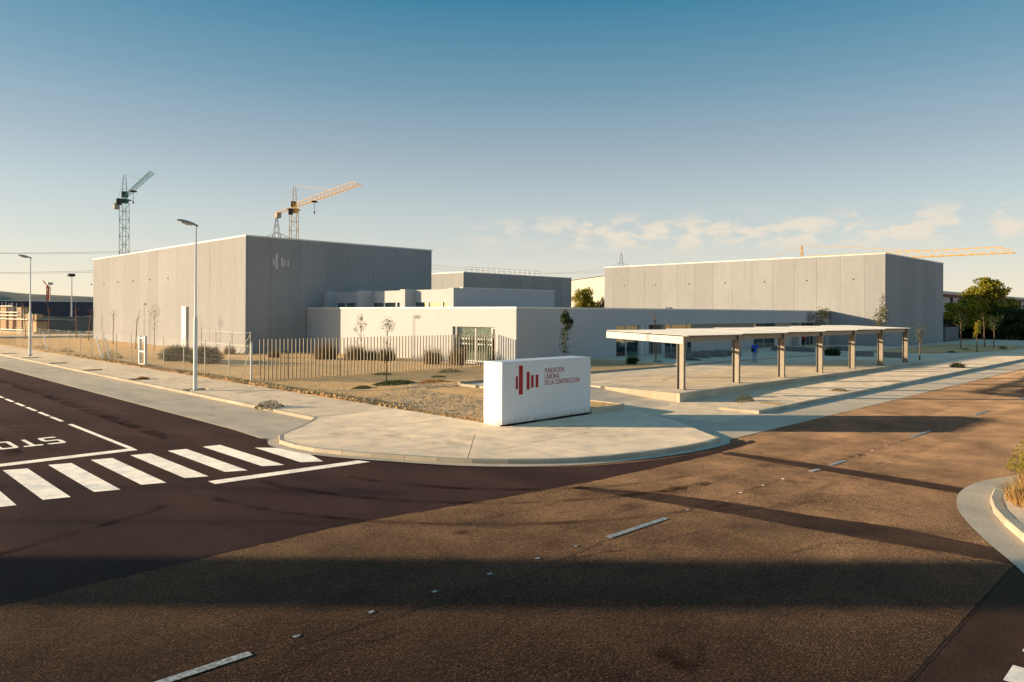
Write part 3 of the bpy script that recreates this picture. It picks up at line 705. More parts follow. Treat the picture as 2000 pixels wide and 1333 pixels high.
for b0, z1, b1, z0 in ((34.49, 9.29, 34.71, 8.62), (34.75, 9.84, 35.07, 8.33), (35.36, 9.5, 35.64, 8.54), (35.7, 9.28, 35.89, 8.65), (36.04, 9.28, 36.27, 8.62)):
    h1.part('logo_bar', MB().bbox(b0, b1, 68.02, 68.09, z0, z1, .01), 'white_render')
m = MB()
for i in range(3): m.box(31.5, 31.74, 82.2, 83.35, -.1+i*1.57, 1.46+i*1.57)
pc = h1.part('pipe_cover', m, 'white_metal')
h2 = hall('concrete_hall', 'tall grey concrete panel hall on the right whose long lit wall rises behind the carport', 95.75, 120.2, 31.1, 74.3, 11.65, 2.6, 2.4, [34.9+i*5.9 for i in range(7)], 8.5)
h3 = hall('concrete_hall', 'distant concrete panel hall with rooftop guard posts behind the stepped white roofs', 87.8, 118.0, 100.3, 112.5, 11.5, 3.0, 3.0)
for i in range(14):
    b = 90.2+i*1.42; h3.part('guard_post', MB().bar((b, 101.4, 11.3), (b, 101.4, 12.55), .07, 6), 'white_metal')
for z in (12.05, 12.5): h3.part('guard_rail', MB().bar((89.2, 101.4, z), (109.4, 101.4, z), .035), 'white_metal')

# ---- low white building
lo = Thing('low_white_building', 'long low white building with ribbed walls, deep windows and stepped roof lights', 'building', (38.25, 37.8, 0))
W = 'white_clad'
def wall(*a, m=W, name='wall'): return lo.part(name, MB().box(*a), m)
wall(38.25, 38.55, 45.0, 68.0, -.3, 4.4); wall(38.25, 38.55, 37.8, 40.06, -.3, 4.4); wall(38.25, 38.55, 40.061, 44.999, 2.97, 4.4); wall(38.25, 38.55, 40.061, 44.999, -.3, .22)
wall(38.551, 50.38, 37.8, 38.1, -.3, 4.4); wall(50.381, 95.7, 37.8, 38.1, 3.05, 4.4, name='fascia'); wall(50.381, 54.6, 37.8, 38.1, -.3, .12)
wall(54.6, 55.2, 37.8, 39.6, -.3, 3.049, name='pier'); wall(94.85, 95.7, 37.8, 39.6, -.3, 3.049, name='pier')
wall(55.201, 94.849, 38.101, 39.6, 3.06, 3.16, m='white_render', name='soffit')
lo.part('roof', MB().box(38.56, 95.6, 38.11, 67.9, 4.0, 4.3), 'ballast')
for q in ((38.2, 38.6, 37.75, 68.0), (38.601, 95.7, 37.75, 38.15)): lo.part('coping', MB().box(*q, 4.401, 4.53), 'coping')
# recessed entrance front under the fascia
BW = 39.5
for q, mm in (((65.2, 78.4), W), ((83.8, 88.4), 'white_render')): lo.part('recessed_wall', MB().box(q[0], q[1], BW, BW+.25, -.1, 3.06), mm)
lo.part('pier', MB().box(58.45, 59.0, 38.6, 39.8, -.1, 3.055), W); lo.part('pier', MB().box(88.42, 89.1, 38.6, 39.8, -.1, 3.055), W)
lo.part('inner_wall', MB().box(55.2, 95.7, 44.5, 44.7, -.1, 3.9), 'interior'); lo.part('inner_floor', MB().box(38.6, 95.7, 39.8, 44.5, -.1, .12), 'interior'); lo.part('inner_ceiling', MB().box(38.6, 95.7, 39.8, 44.5, 3.2, 3.3), 'interior')
lo.part('inner_wall', MB().box(50.2, 54.6, 42.3, 42.5, 0.1, 3.1), 'interior')
def glazing(axis, fixed, s, e, z0, z1, mull, g='glass', depth=.08, fr='door_frame', wd=.07, bars=()):
    """window of one wall: frame, mullions, panes between them"""
    def bx(u0, u1, za, zb, d0, d1):
        return MB().box(u0, u1, fixed+d0, fixed+d1, za, zb) if axis == 'b' else MB().box(fixed+d0, fixed+d1, u0, u1, za, zb)
    f = lo.part('window_frame', bx(s, e, z0, z0+wd, 0, depth), fr)
    lo.part('frame_head', bx(s, e, z1-wd, z1, 0, depth), fr, f)
    xs = [s]+list(mull)+[e]
    for i, x in enumerate(xs):
        x0 = min(max(x-wd/2, s), e-wd); lo.part('mullion', bx(x0, x0+wd, z0+wd+.001, z1-wd-.001, 0, depth), fr, f)
    for z in bars: lo.part('transom', bx(s+wd, e-wd, z, z+.06, .005, depth-.005), fr, f)
    for i in range(len(xs)-1): lo.part('pane', bx(xs[i]+.04, xs[i+1]-.04, z0+wd, z1-wd, depth*.4, depth*.4+.012), g, f)
    return f
f1 = glazing('a', 38.75, 40.75, 45.0, .22, 2.97, (42.78,), wd=.09)
glazing('a', 38.5, 40.06, 40.7, .22, 2.97, (), 'glass_dark', wd=.1)
lo.part('blind', MB().box(38.98, 39.0, 40.8, 44.0, .3, 2.95), 'blind'); lo.part('blind', MB().box(39.5, 39.52, 44.05, 44.9, .2, 2.95), 'interior')
for z in (1.55, 1.95):
    m = MB()
    for i in range(11): m.box(38.77, 38.775, 40.95+i*.36, 41.13+i*.36, z, z+.11)
    lo.part('film_dashes', m, 'sticker_white')
glazing('b', 38.0, 50.38, 54.0, .12, 3.05, (52.05,), wd=.09)
lo.part('blind', MB().box(52.2, 53.6, 38.9, 38.92, 1.1, 3.0), 'blind'); lo.part('blind', MB().box(50.5, 51.9, 39.3, 39.32, 1.9, 3.0), 'blind')
m = MB()
for i in range(9): x = 50.5+i*.16; m.quad((x, 37.995, .38), (x+.07, 37.995, .38), (x+.12, 37.995, .52), (x+.05, 37.995, .52)).quad((x+.05, 37.995, .521), (x+.12, 37.995, .521), (x+.07, 37.995, .66), (x, 37.995, .66))
lo.part('film_chevrons', m, 'sticker_red')
wall(54.0, 54.6, 37.85, 38.1, .12, 3.049, m='white_render', name='jamb')
glazing('b', BW, 55.25, 58.4, .1, 3.05, (55.6, 57.9), 'glass_dark'); glazing('b', BW, 59.0, 65.2, .1, 3.05, (61.5, 64.3), 'glass_dark')
glazing('b', BW, 78.4, 83.8, .1, 3.05, (80.85,), 'glass_dark'); glazing('b', BW, 89.1, 94.8, .1, 3.05, (91.0, 92.4, 93.7), 'glass_dark', bars=(2.3,))
lo.part('blind', MB().box(56, 58.2, 40.2, 40.22, 1.6, 3.0), 'blind'); lo.part('blind', MB().box(59.3, 61.2, 40.2, 40.22, 1.9, 3.0), 'blind'); lo.part('blind', MB().box(62.5, 64.1, 40.2, 40.22, 2.1, 3.0), 'blind')
# raised roof-light block
TB = 40.2; ZT = 6.15
for a0, a1 in ((67.35, 68.05), (60.7, 61.75), (53.97, 54.75), (47.2, 47.95)): lo.part('roof_pier', MB().box(TB, TB+1.2, a0, a1, 4.3, ZT+.03), W)
for a0, a1 in ((61.751, 67.349), (54.751, 60.699), (47.951, 53.969)):
    lo.part('roof_light_wall', MB().box(TB+1.05, TB+1.25, a0, a1, 5.0, ZT-.02), W)
    lo.part('roof_light_sill', MB().box(TB+1.0, TB+1.25, a0, a1, 4.3, 4.55), W)
    n = 3; wdt = (a1-a0)/n
    for i in range(n):
        lo.part('roof_light_pane', MB().box(TB+1.12, TB+1.14, a0+i*wdt+.06, a0+(i+1)*wdt-.06, 4.55, 5.0), 'glass')
        lo.part('roof_light_mullion', MB().box(TB+1.04, TB+1.2, a0+(i+1)*wdt-.07, a0+(i+1)*wdt+.05 if i < n-1 else a0+(i+1)*wdt-.001, 4.551, 4.999), 'white_metal')
    lo.part('roof_light_blind', MB().box(TB+1.4, TB+1.42, a0, a1, 4.4, 5.1), 'roof_light')
lo.part('roof_light_side', MB().box(TB+1.2, 53.0, 47.2, 47.45, 4.3, ZT), W); lo.part('roof_light_roof', MB().box(TB+1.251, 53, 47.451, 68, 5.9, ZT-.05), 'ballast')
lo.part('coping', MB().box(TB+1.0, 53.1, 47.15, 47.5, ZT+.001+.03, ZT+.09), 'coping')
lo.part('roof_light_end', MB().box(52.8, 53.0, 47.451, 67.9, 4.3, ZT), W)
lo.part('vent_cowl', MB().bbox(60.6, 61.3, 39.2, 39.6, 4.3, 4.68, .05), 'galvanised')
# entrance lettering on the fascia
for i, (b0, b1, z0, z1) in enumerate(((88.85, 89.1, 3.5, 3.95), (89.15, 89.45, 3.15, 4.4), (89.75, 90.0, 3.35, 4.1), (90.08, 90.25, 3.45, 4.0), (90.35, 90.52, 3.45, 3.95))):
    lo.part('logo_bar', MB().box(b0, b1, 37.5, 37.56, z0, z1), 'letter_grey')
for txt, z, wdt in (('FUNDACION LABORAL', 3.95, 4.5), ('DE LA CONSTRUCCION', 3.52, 4.6), ('ARAGON', 3.1, 1.9)):
    m = MB(); letter_solid(m, text_mb(txt, .33, wdt, .012), lambda x, y: (90.85+x, 37.5, z+y), lambda x, y: (90.85+x, 37.56, z+y)); lo.part('lettering', m, 'letter_grey')

# ---- monolith sign
sg = Thing('monolith_sign', 'white block sign on the corner with red bar logo and FUNDACION LABORAL DE LA CONSTRUCCION', 'sign', (17.75, 18.22, .12))
sg.part('body', MB().bbox(17.78, 22.6, 18.36, 19.2, .1, 2.37, .012), 'sign_white')
sg.part('shadow_gap', MB().box(17.84, 22.55, 18.30, 18.36, .12, 2.33), 'dark_gap')
sg.part('front_panel', MB().bbox(17.75, 22.62, 18.22, 18.31, .19, 2.372, .008), 'sign_white')
sg.part('plinth', MB().box(17.85, 22.5, 18.29, 18.36, .05, .19), 'dark_gap')
for b0, b1, z1, z0 in ((18.42, 18.53, 1.84, 1.39), (18.58, 18.78, 2.21, 1.18), (18.98, 19.13, 1.97, 1.33), (19.21, 19.34, 1.84, 1.39), (19.45, 19.59, 1.84, 1.38)):
    sg.part('logo_bar', MB().box(b0, b1, 18.213, 18.2205, z0, z1), 'sign_red')
for txt, z, wdt in (('FUNDACION', 1.875, 1.06), ('LABORAL', 1.655, .84), ('DE LA CONSTRUCCION', 1.43, 1.98)):
    m = MB(); letter_solid(m, text_mb(txt, .185, wdt, .0), lambda x, y: (19.95+x, 18.214, z+y), lambda x, y: (19.95+x, 18.2205, z+y)); sg.part('lettering', m, 'sign_red')

# ---- carport
cp = Thing('carport', 'long open carport with seven steel columns and a white corrugated roof on the terrace', 'carport', (30.9, 19.3, .4))
CB = [30.9, 36.35, 41.8, 47.3, 52.8, 58.4, 64.1]
ROOF_Z = lambda a: 2.98+(a-18.95)*.03
for i, b in enumerate(CB):
    z0 = zc(b)-.01; m = MB()
    m.box(b-.09, b+.09, 19.10, 19.125, z0, 2.95).box(b-.09, b+.09, 19.46, 19.485, z0, 2.72).box(b-.008, b+.008, 19.125, 19.46, z0, 2.9)
    c = cp.part('column', m, 'carport_steel')
    cp.part('base_plate', MB().box(b-.16, b+.16, 19.03, 19.55, z0+.005, z0+.03), 'carport_steel', c)
    bm = MB(); a0, a1 = 19.126, 23.7
    bm.v = [(b+s*.008, a, z) for s in (-1, 1) for a, z in ((a0, 2.66), (a1, 2.86), (a1, 3.08), (a0, 2.955))]
    bm.f = [(0, 1, 2, 3), (7, 6, 5, 4), (0, 4, 5, 1), (2, 6, 7, 3), (1, 5, 6, 2), (0, 3, 7, 4)]
    bm.box(b-.075, b+.075, a0, a0+.01, 2.6, 2.94)
    for zz in ((2.645, 2.66, 2.845, 2.86), (2.955, 2.97, 3.08, 3.095)):
        k = len(bm.v); bm.v += [(b+s*.08, a, z) for s in (-1, 1) for a, z in ((a0, zz[0]), (a1, zz[2]), (a1, zz[3]), (a0, zz[1]))]; bm.f += [tuple(k+i for i in q) for q in ((0, 1, 2, 3), (7, 6, 5, 4), (0, 4, 5, 1), (2, 6, 7, 3), (1, 5, 6, 2), (0, 3, 7, 4))]
    cp.part('beam', bm, 'carport_steel')
m = MB(); k = [(19.13, 2.62), (23.76, 2.80), (23.76, 3.13), (19.13, 2.98)]
m.v = [(30.80+s*.04, a, z) for s in (0, 1) for a, z in k]; m.f = [(0, 3, 2, 1), (4, 5, 6, 7), (0, 1, 5, 4), (2, 3, 7, 6), (1, 2, 6, 5), (0, 4, 7, 3)]
cp.part('end_fascia', m, 'carport_roof')
for i in range(6):
    cp.part('eave_beam', MB().box(CB[i]+.1, CB[i+1]-.1, 19.2, 19.32, 2.70, 2.93), 'carport_steel')
    cp.part('rear_beam', MB().box(CB[i]+.1, CB[i+1]-.1, 23.55, 23.65, 2.85, 3.0), 'carport_steel')
    # trapezoid sheet, ribs running down the slope
    m = MB(); b0 = CB[i]-(.12 if i == 0 else 0); b1 = CB[i+1]+(.14 if i == 5 else 0); nb = round((b1-b0)/.25); per = (b1-b0)/nb; pr_ = [(0, 0), (.28, 0), (.42, 1), (.86, 1)]
    xs = []
    for k in range(nb):
        for q, h in ((0, 0), (.42, 0), (.47, 1), (.8, 1), (.9, 0)): xs.append((b0+(k+q)*per, h))
    xs.append((b1, 0))
    for x, h in xs:
        f = (x-b0)/(b1-b0); dz = .034*h+.045*(1-f)
        for a in (18.92, 23.8): m.v.append((x, a, ROOF_Z(a)+dz))
        for a in (18.92, 23.8): m.v.append((x, a, ROOF_Z(a)+dz-.012))
    for k in range(len(xs)-1): q = k*4; m.f += [(q, q+4, q+5, q+1), (q+2, q+3, q+7, q+6), (q, q+2, q+6, q+4), (q+1, q+5, q+7, q+3)]
    cp.part('roof_sheet', m, 'carport_roof')

# ---- concrete block benches on the plaza
BEN = [((52.4, 52.9, 31.9, 34.3), 'nearest of the four block benches lined up before the dark glazing'), ((55.0, 55.5, 31.8, 34.2), 'second block bench from the glazing, in the row of four'),
       ((57.4, 57.9, 31.6, 34.0), 'third block bench in the row of four before the glazing'), ((59.6, 60.1, 31.4, 33.8), 'far block bench of the row of four, beside the white recessed wall'),
       ((73.4, 73.9, 30.6, 35.0), 'long block bench before the entrance lettering'), ((79.3, 79.9, 28.9, 30.8), 'pale block bench beyond the carport, next to the dark round shrub'),
       ((71.0, 71.5, 24.2, 26.2), 'block bench seen between the last three carport columns'), ((70.6, 71.2, 21.4, 23.4), 'pale block bench beside the last carport column')]
for (b0, b1, a0, a1), lab in BEN:
    z = zc(b0)+(.07 if a0 > 28.6 else 0); single('block_bench', MB().bbox(b0, b1, a0, a1, z, z+.47, .015), 'bench_stone', 'grey concrete '+lab, 'bench', ((b0+b1)/2, (a0+a1)/2, z), 'concrete block benches')

# ================================================================== FENCES AND LAMPS
sf = Thing('slat_fence', 'grey fence of upright metal slats running from the pavement to the white wall', 'fence', (19.4, 39.85, .1))
for i in range(75):
    b = 19.45+i*.251; sf.part('slat', MB().box(b-.024, b+.024, 39.81, 39.88, zsoil(b, 39.85)-.15, 2.5+random.uniform(-.012, .012)), 'slat_metal')
sf.part('ground_beam', MB().box(19.3, 38.2, 39.75, 39.95, -.1, .1), 'kerb_stone')

mf = Thing('wire_fence', 'thin wire mesh fence with slim pale posts along the side pavement', 'fence', (18.75, 39.4, .1))
PA = [39.45, 42.3, 45.8, 49.2, 52.75, 56.1, 59.4, 62.8, 66.0, 69.2, 72.6, 76.2, 79.6, 83.2, 86.8, 90.4, 94, 97.6]
FB = 18.75
for i, a in enumerate(PA):
    z = zsoil(FB, a)-.2
    if i == 0: mf.part('corner_post', MB().bar((FB, a, z), (FB, a, 2.35), .055, 8), 'white_metal')
    else: mf.part('post', MB().bar((FB, a, z), (FB, a, 2.3), .028, 6), 'galvanised')
for a0, a1, r in ((39.5, 40.9, .022), (68.0, 66.3, .05), (65.6, 64.4, .045), (85.5, 83.9, .05), (57.5, 59.2, .022)): mf.part('brace', MB().bar((FB, a0, 1.9), (FB, a1, zsoil(FB, a1)), r, 6), 'white_metal' if r > .03 else 'galvanised')
for z in (.32, 1.2, 2.24):
    m = MB()
    for i in range(len(PA)-1): m.tube([(FB, PA[i], z), (FB, (PA[i]+PA[i+1])/2, z-(.0 if z > 2 else .03)), (FB, PA[i+1], z)], .004, 3)
    mf.part('line_wire', m, 'galvanised')
m = MB(); hh = 1.98; sp = .085; a = PA[0]-hh; t = .0011
while a < PA[-1]:
    for s in (1, -1):
        x0, x1 = a, a+hh; z0, z1 = (.27, 2.25) if s > 0 else (2.25, .27)
        f0 = max(0, (PA[0]-x0)/hh); f1 = min(1, (PA[-1]-x0)/hh)
        if f1 > f0:
            p = (FB+.002*s, x0+(x1-x0)*f0, z0+(z1-z0)*f0); q = (FB+.002*s, x0+(x1-x0)*f1, z0+(z1-z0)*f1); n = len(m.v)
            m.v += [(p[0], p[1], p[2]-t), (p[0], p[1], p[2]+t), (q[0], q[1], q[2]+t), (q[0], q[1], q[2]-t)]; m.f.append((n, n+1, n+2, n+3))
    a += sp
mf.part('netting', m, 'galvanised', kind='stuff')
# inner stretch of the same fencing beside the hall
mi = Thing('wire_fence', 'short inner wire fence standing against the lit wall of the left hall', 'fence', (30.6, 64.6, 0))
PI = [64.6, 68.4, 72.3, 75.8]
for a in PI: mi.part('post', MB().bar((30.6, a, -.1), (30.6, a, 2.25), .03, 6), 'galvanised')
mi.part('brace', MB().bar((30.6, 64.65, 1.9), (30.6, 67.0, .1), .025, 6), 'galvanised')
for z in (.9, 2.1): mi.part('line_wire', MB().bar((30.6, 64.6, z), (30.6, 75.8, z), .006, 3), 'galvanised')
gf = Thing('gate_frame', 'white ladder-like metal frame standing in the wire fence', 'gate frame', (18.7, 56.1, .1))
for a in (56.15, 57.3): gf.part('upright', MB().box(18.62, 18.78, a-.075, a+.075, .05, 2.28), 'white_metal')
for z in (.22, 1.15, 2.14): gf.part('crossbar', MB().box(18.64, 18.76, 56.226, 57.224, z-.05, z+.05), 'white_metal')

def lamp_mesh():
    pole = MB().tube([(0, 0, -.1), (0, 0, .02), (0, 0, 3.6), (0, 0, 3.75), (0, 0, 8.26)], [.1, .1, .095, .055, .036], 12)
    base = MB().bbox(-.17, .17, -.17, .17, -.05, .03, .01)
    head = MB(); secs = [(.10, .055, .05, 8.60), (.02, .075, .06, 8.63), (-.15, .115, .075, 8.68), (-.4, .15, .085, 8.74), (-.65, .15, .075, 8.79), (-.85, .11, .05, 8.82), (-.93, .05, .02, 8.83)]
    n = 10
    for x, wd, h, z in secs:
        for k in range(n):
            t = math.tau*k/n; y = math.cos(t)*wd; zz = math.sin(t); head.v.append((x, y, z+(zz*h*1.25 if zz > 0 else zz*h*.45)))
    for i in range(len(secs)-1):
        for k in range(n): a = i*n+k; b = i*n+(k+1) % n; head.f.append((a, b, b+n, a+n))
    head.f.append(tuple(range(n))); head.f.append(tuple((len(secs)-1)*n+k for k in reversed(range(n))))
    head.v = [(x, y, z-.36) for x, y, z in head.v]
    lens = MB().tube([(-.2, 0, 8.30), (-.45, 0, 8.345), (-.75, 0, 8.40)], [.05, .085, .05], 8)
    return pole, base, head, lens
lamp0 = None
for b, a, z, lab, rot in ((14.75, 37.2, .12, 'pale street lamp nearest the corner, between kerb and wire fence', 0), (15.1, 73.2, .3, 'second street lamp further down the side pavement near the picture edge', 0),
                     (15.3, 112.3, .12, 'third street lamp of the side pavement beyond the picture edge', 0), (-30.4, 54.4, 0, 'street lamp of the far roadside whose shadow crosses the junction', 0), (-25.3, 45.4, 0, 'nearer street lamp of the far roadside beyond the picture edge', 0)):
    if lamp0 is None:
        T_ = Thing('street_lamp', lab, 'street lamp', (b, a, z), 'street lamps along the side street'); sv = T_.base; T_.base = (0, 0, 0)
        po, ba, he, le = lamp_mesh(); T_.part('pole', po, 'white_metal', smooth=True); T_.part('base_plate', ba, 'galvanised'); h_ = T_.part('lamp_head', he, 'lamp_grey', smooth=True); T_.part('lens', le, 'lamp_lens', h_, smooth=True); lamp0 = T_.o
    else:
        o = copy_tree(lamp0); o.location = SW(b, a, z); o['label'] = lab
t = Thing('floodlight_mast', 'tall white floodlight mast behind the soil heap left of the hall', 'floodlight', (44.8, 180, 0))
t.part('pole', MB().bar((44.8, 180, -.2), (44.8, 180, 11.6), .17, 8, .09), 'white_metal'); t.part('floodlight', MB().bbox(44.0, 45.3, 179.2, 180.8, 11.5, 12.1, .08), 'dark_metal')
t = Thing('floodlight_mast', 'small distant white mast left of the taller floodlight mast', 'floodlight', (60, 292, 0))
t.part('pole', MB().bar((66, 292, -.2), (66, 292, 13.2), .2, 6, .12), 'white_metal'); t.part('floodlight', MB().bbox(65.2, 66.8, 291.2, 292.8, 13.0, 13.8, .1), 'galvanised')

# ================================================================== CRANES, PYLONS (world frame: x right, y away)
def lattice_mast(m, c, z0, z1, wd, rc, rd, step):
    h = wd/2; P = [(c[0]+h*sx, c[1]+h*sy) for sx, sy in ((-1, -1), (1, -1), (1, 1), (-1, 1))]
    for p in P: m.bar((*p, z0), (*p, z1), rc)
    n = max(1, round((z1-z0)/step)); s = (z1-z0)/n
    for k in range(n):
        za, zb = z0+k*s, z0+(k+1)*s
        for i in range(4):
            p, q = P[i], P[(i+1) % 4]
            m.bar((*p, za), (*q, zb), rd) if (k+i) % 2 else m.bar((*q, za), (*p, zb), rd)
            m.bar((*p, za), (*q, za), rd)
    return m
def lattice_jib(m, p, q, wd, h, rc, rd, step, taper=.15):
    """triangular truss from p to q, apex on top"""
    p, q = Vector(p), Vector(q); d = (q-p); L = d.length; d.normalize(); s = Vector((-d.y, d.x, 0)).normalized()*wd/2; n = round(L/step)
    top = [p+d*(L*min(1, (k+.5)/n))+Vector((0, 0, h*(1 if k < n-1 else .5))) for k in range(n)]
    for sg_ in (-1, 1): m.bar(p+s*sg_, q+s*sg_, rc)
    for k in range(n):
        a = p+d*(L*k/n); b = p+d*(L*(k+1)/n)
        for sg_ in (-1, 1): m.bar(a+s*sg_, top[k], rd); m.bar(b+s*sg_, top[k], rd)
        m.bar(a-s, b+s, rd); m.bar(b-s, b+s, rd)
        if k: m.bar(top[k-1], top[k], rc)
    return top
def crane(name, label, base, wd, zj, tip, tail, col, apex, cabin=True, mastr=.07, jr=.055, jh=1.15, jw=1.1, ties=True, aframe=2):
    t = Thing(name, label, 'crane', base, 'tower cranes over the site', frame='W')
    x, y = base[0], base[1]; d = Vector((tip[0]-x, tip[1]-y, 0)); L = d.length; d.normalize(); s = Vector((-d.y, d.x, 0))
    t.part('mast', lattice_mast(MB(), (x, y), 0, zj-1.2, wd, mastr, mastr*.55, wd*1.25), col)
    t.part('slewing_ring', MB().bar((x, y, zj-1.2), (x, y, zj-.5), wd*.62, 8).box(x-wd*.75, x+wd*.75, y-wd*.75, y+wd*.75, zj-.55, zj-.3), col)
    m = MB(); top = lattice_jib(m, (x+d.x*.5, y+d.y*.5, zj), (*tip, zj), jw, jh, jr, jr*.5, 2.3); t.part('jib', m, col)
    m = MB(); T2 = Vector((*tail, zj)); C = Vector((x, y, zj))
    for k in (-1, 1): m.bar(C+s*k*.6, T2+s*k*.6, jr*1.3)
    for k in range(6): q = C.lerp(T2, k/6); m.bar(q-s*.6, q+s*.6, jr); m.bar(q+s*.75, q+s*.75+Vector((0, 0, 1.1)), jr*.35)
    m.bar(C+s*.75+Vector((0, 0, 1.1)), T2+s*.75+Vector((0, 0, 1.1)), jr*.35)
    t.part('counter_jib', m, col)
    back = (T2-C).normalized()
    for k in range(3):
        q = T2-back*(.6+k*.6); bm = MB(); pts = [q+back*dx*.27+s*dy*.6 for dx, dy in ((-1, -1), (1, -1), (1, 1), (-1, 1))]
        bm.slab([(p.x, p.y) for p in pts], zj-1.25, zj+.1); t.part('counterweight', bm, 'ballast')
    m = MB()
    if apex:
        for k in (-1, 1): m.bar(C+s*k*.5, C+s*k*.25+d*.4+Vector((0, 0, apex)), jr*.9); m.bar(C+s*k*.5+d*1.0, C+s*k*.25+d*.4+Vector((0, 0, apex)), jr*.9)
        for k in range(1, 5): z = apex*k/5; m.bar(C-s*.45+Vector((0, 0, z)), C+s*.45+Vector((0, 0, z)), jr*.5)
        t.part('tower_head', m, col)
        A = C+d*.4+Vector((0, 0, apex)); m = MB()
        m.bar(A, top[int(len(top)*.62)], jr*.55); m.bar(A, T2-back*1.5+Vector((0, 0, .3)), jr*.55); t.part('tie_bar', m, col)
    if cabin:
        q = C+d*1.4-s*1.3; t.part('cabin', MB().bbox(q.x-.5, q.x+.5, q.y-.5, q.y+.5, zj-1.9, zj-.4, .1), 'dark_metal')
        q = C-d*.9+s*.2; t.part('winch_house', MB().bbox(q.x-.6, q.x+.6, q.y-.6, q.y+.6, zj+.3, zj+1.7, .1), 'dark_metal')
    q = C+d*(L*.36); t.part('trolley', MB().bbox(q.x-.6, q.x+.6, q.y-.6, q.y+.6, zj-.4, zj-.1, .06), 'dark_metal')
    m = MB(); m.bar((q.x, q.y, zj-.5), (q.x, q.y, zj-2.4), .05).bar((q.x, q.y, zj-2.4), (q.x, q.y, zj-3), .16)
    t.part('hook_block', m, 'dark_metal')
    return t
crane('tower_crane', 'dark green tower crane rising behind the left end of the concrete hall', (-93.3, 176, 0), 1.55, 31.2, (-70.8, 144), (-101.3, 187), 'crane_green', 5.6, mastr=.058, jr=.045, jh=.95, jw=.8)
crane('tower_crane', 'orange tower crane rising above the logo wall of the left hall', (-53.7, 180, 0), 1.75, 29.6, (-30.8, 147), (-61.4, 190.5), 'crane_orange', 5.4)
crane('tower_crane', 'yellow tower crane whose long jib reaches out behind the right hall', (86.6, 220, 0), 1.6, 19.6, (125.6, 183), (75, 231), 'crane_yellow', 5.0, jh=1.7, jw=1.4, jr=.10)
t = Thing('tower_crane', 'tiny distant red crane on the horizon at the left', 'crane', (-380, 600, 0), frame='W')
t.part('mast', lattice_mast(MB(), (-380, 600), 0, 24, 1.8, .3, .2, 2.6), 'crane_red'); t.part('mast_foot', MB().box(-381.1, -378.9, 598.9, 601.1, 0, 14), 'crane_red'); t.part('jib', MB().bar((-380, 600, 23.5), (-382.6, 597, 28.5), .7, 4, .4), 'crane_red')

def pylon(label, x, y, H):
    t = Thing('power_pylon', label, 'pylon', (x, y, 0), 'lattice power pylons', frame='W')
    m = MB(); lv = [(0, .12), (.35, .075), (.62, .045), (.8, .03), (1, .004)]
    for (f0, w0), (f1, w1) in zip(lv, lv[1:]):
        for i in range(4):
            s = ((-1, -1), (1, -1), (1, 1), (-1, 1)); p, q = s[i], s[(i+1) % 4]; n = 3
            for k in range(n):
                g0 = k/n; g1 = (k+1)/n; za, zb = (f0+(f1-f0)*g0)*H, (f0+(f1-f0)*g1)*H; wa, wb = (w0+(w1-w0)*g0)*H, (w0+(w1-w0)*g1)*H
                m.bar((x+p[0]*wa, y+p[1]*wa, za), (x+p[0]*wb, y+p[1]*wb, zb), .11); m.bar((x+p[0]*wa, y+p[1]*wa, za), (x+q[0]*wb, y+q[1]*wb, zb), .065)
    t.part('lattice', m, 'pylon')
    for f, hw in ((.78, .17), (.62, .13)):
        for s in (-1, 1):
            a = MB(); e = (x+s*hw*H, y, f*H); a.bar((x, y-.6, f*H), e, .14).bar((x, y+.6, f*H), e, .14).bar((x, y, (f+.07)*H), e, .12)
            for k in (1, 2, 3): g_ = k/4; a.bar((x+s*hw*H*g_, y, f*H), (x+s*hw*H*g_, y, (f+.07*(1-g_))*H), .08)
            c = t.part('cross_arm', a, 'pylon'); t.part('insulator', MB().bar(e, (e[0], e[1], e[2]-1.6), .12, 5), 'pylon', c)
    return t
pylon('lattice power pylon just left of the orange crane above the hall roof', -103, 320, 45.5)
pylon('small distant lattice power pylon above the left end of the right hall', 95.3, 640, 57)
def cable(p, q, sag, label):
    p, q = Vector(p), Vector(q); pts = [p.lerp(q, i/24)-Vector((0, 0, sag*4*(i/24)*(1-i/24))) for i in range(25)]
    m = MB().tube(pts, .055, 3); single('power_cable', m, 'dark_metal', label, 'cable', tuple(p), 'overhead power cables', frame='W')
for k, (dx, z) in enumerate(((-7.7, 33.9), (7.7, 33.9), (-5.9, 26.6), (5.9, 26.6))):
    cable((-103+dx, 320, z), (-330+dx, 250, z-.5-.6*k), 7, ('upper outer', 'upper inner', 'lower outer', 'lower inner')[k]+' power cable crossing the sky at the left')
    cable((-103+dx, 320, z), (95.3+dx*1.3, 640, 44.5-9*(k > 1)-1.6), 8, ('upper outer', 'upper inner', 'lower outer', 'lower inner')[k]+' power cable between the two pylons')

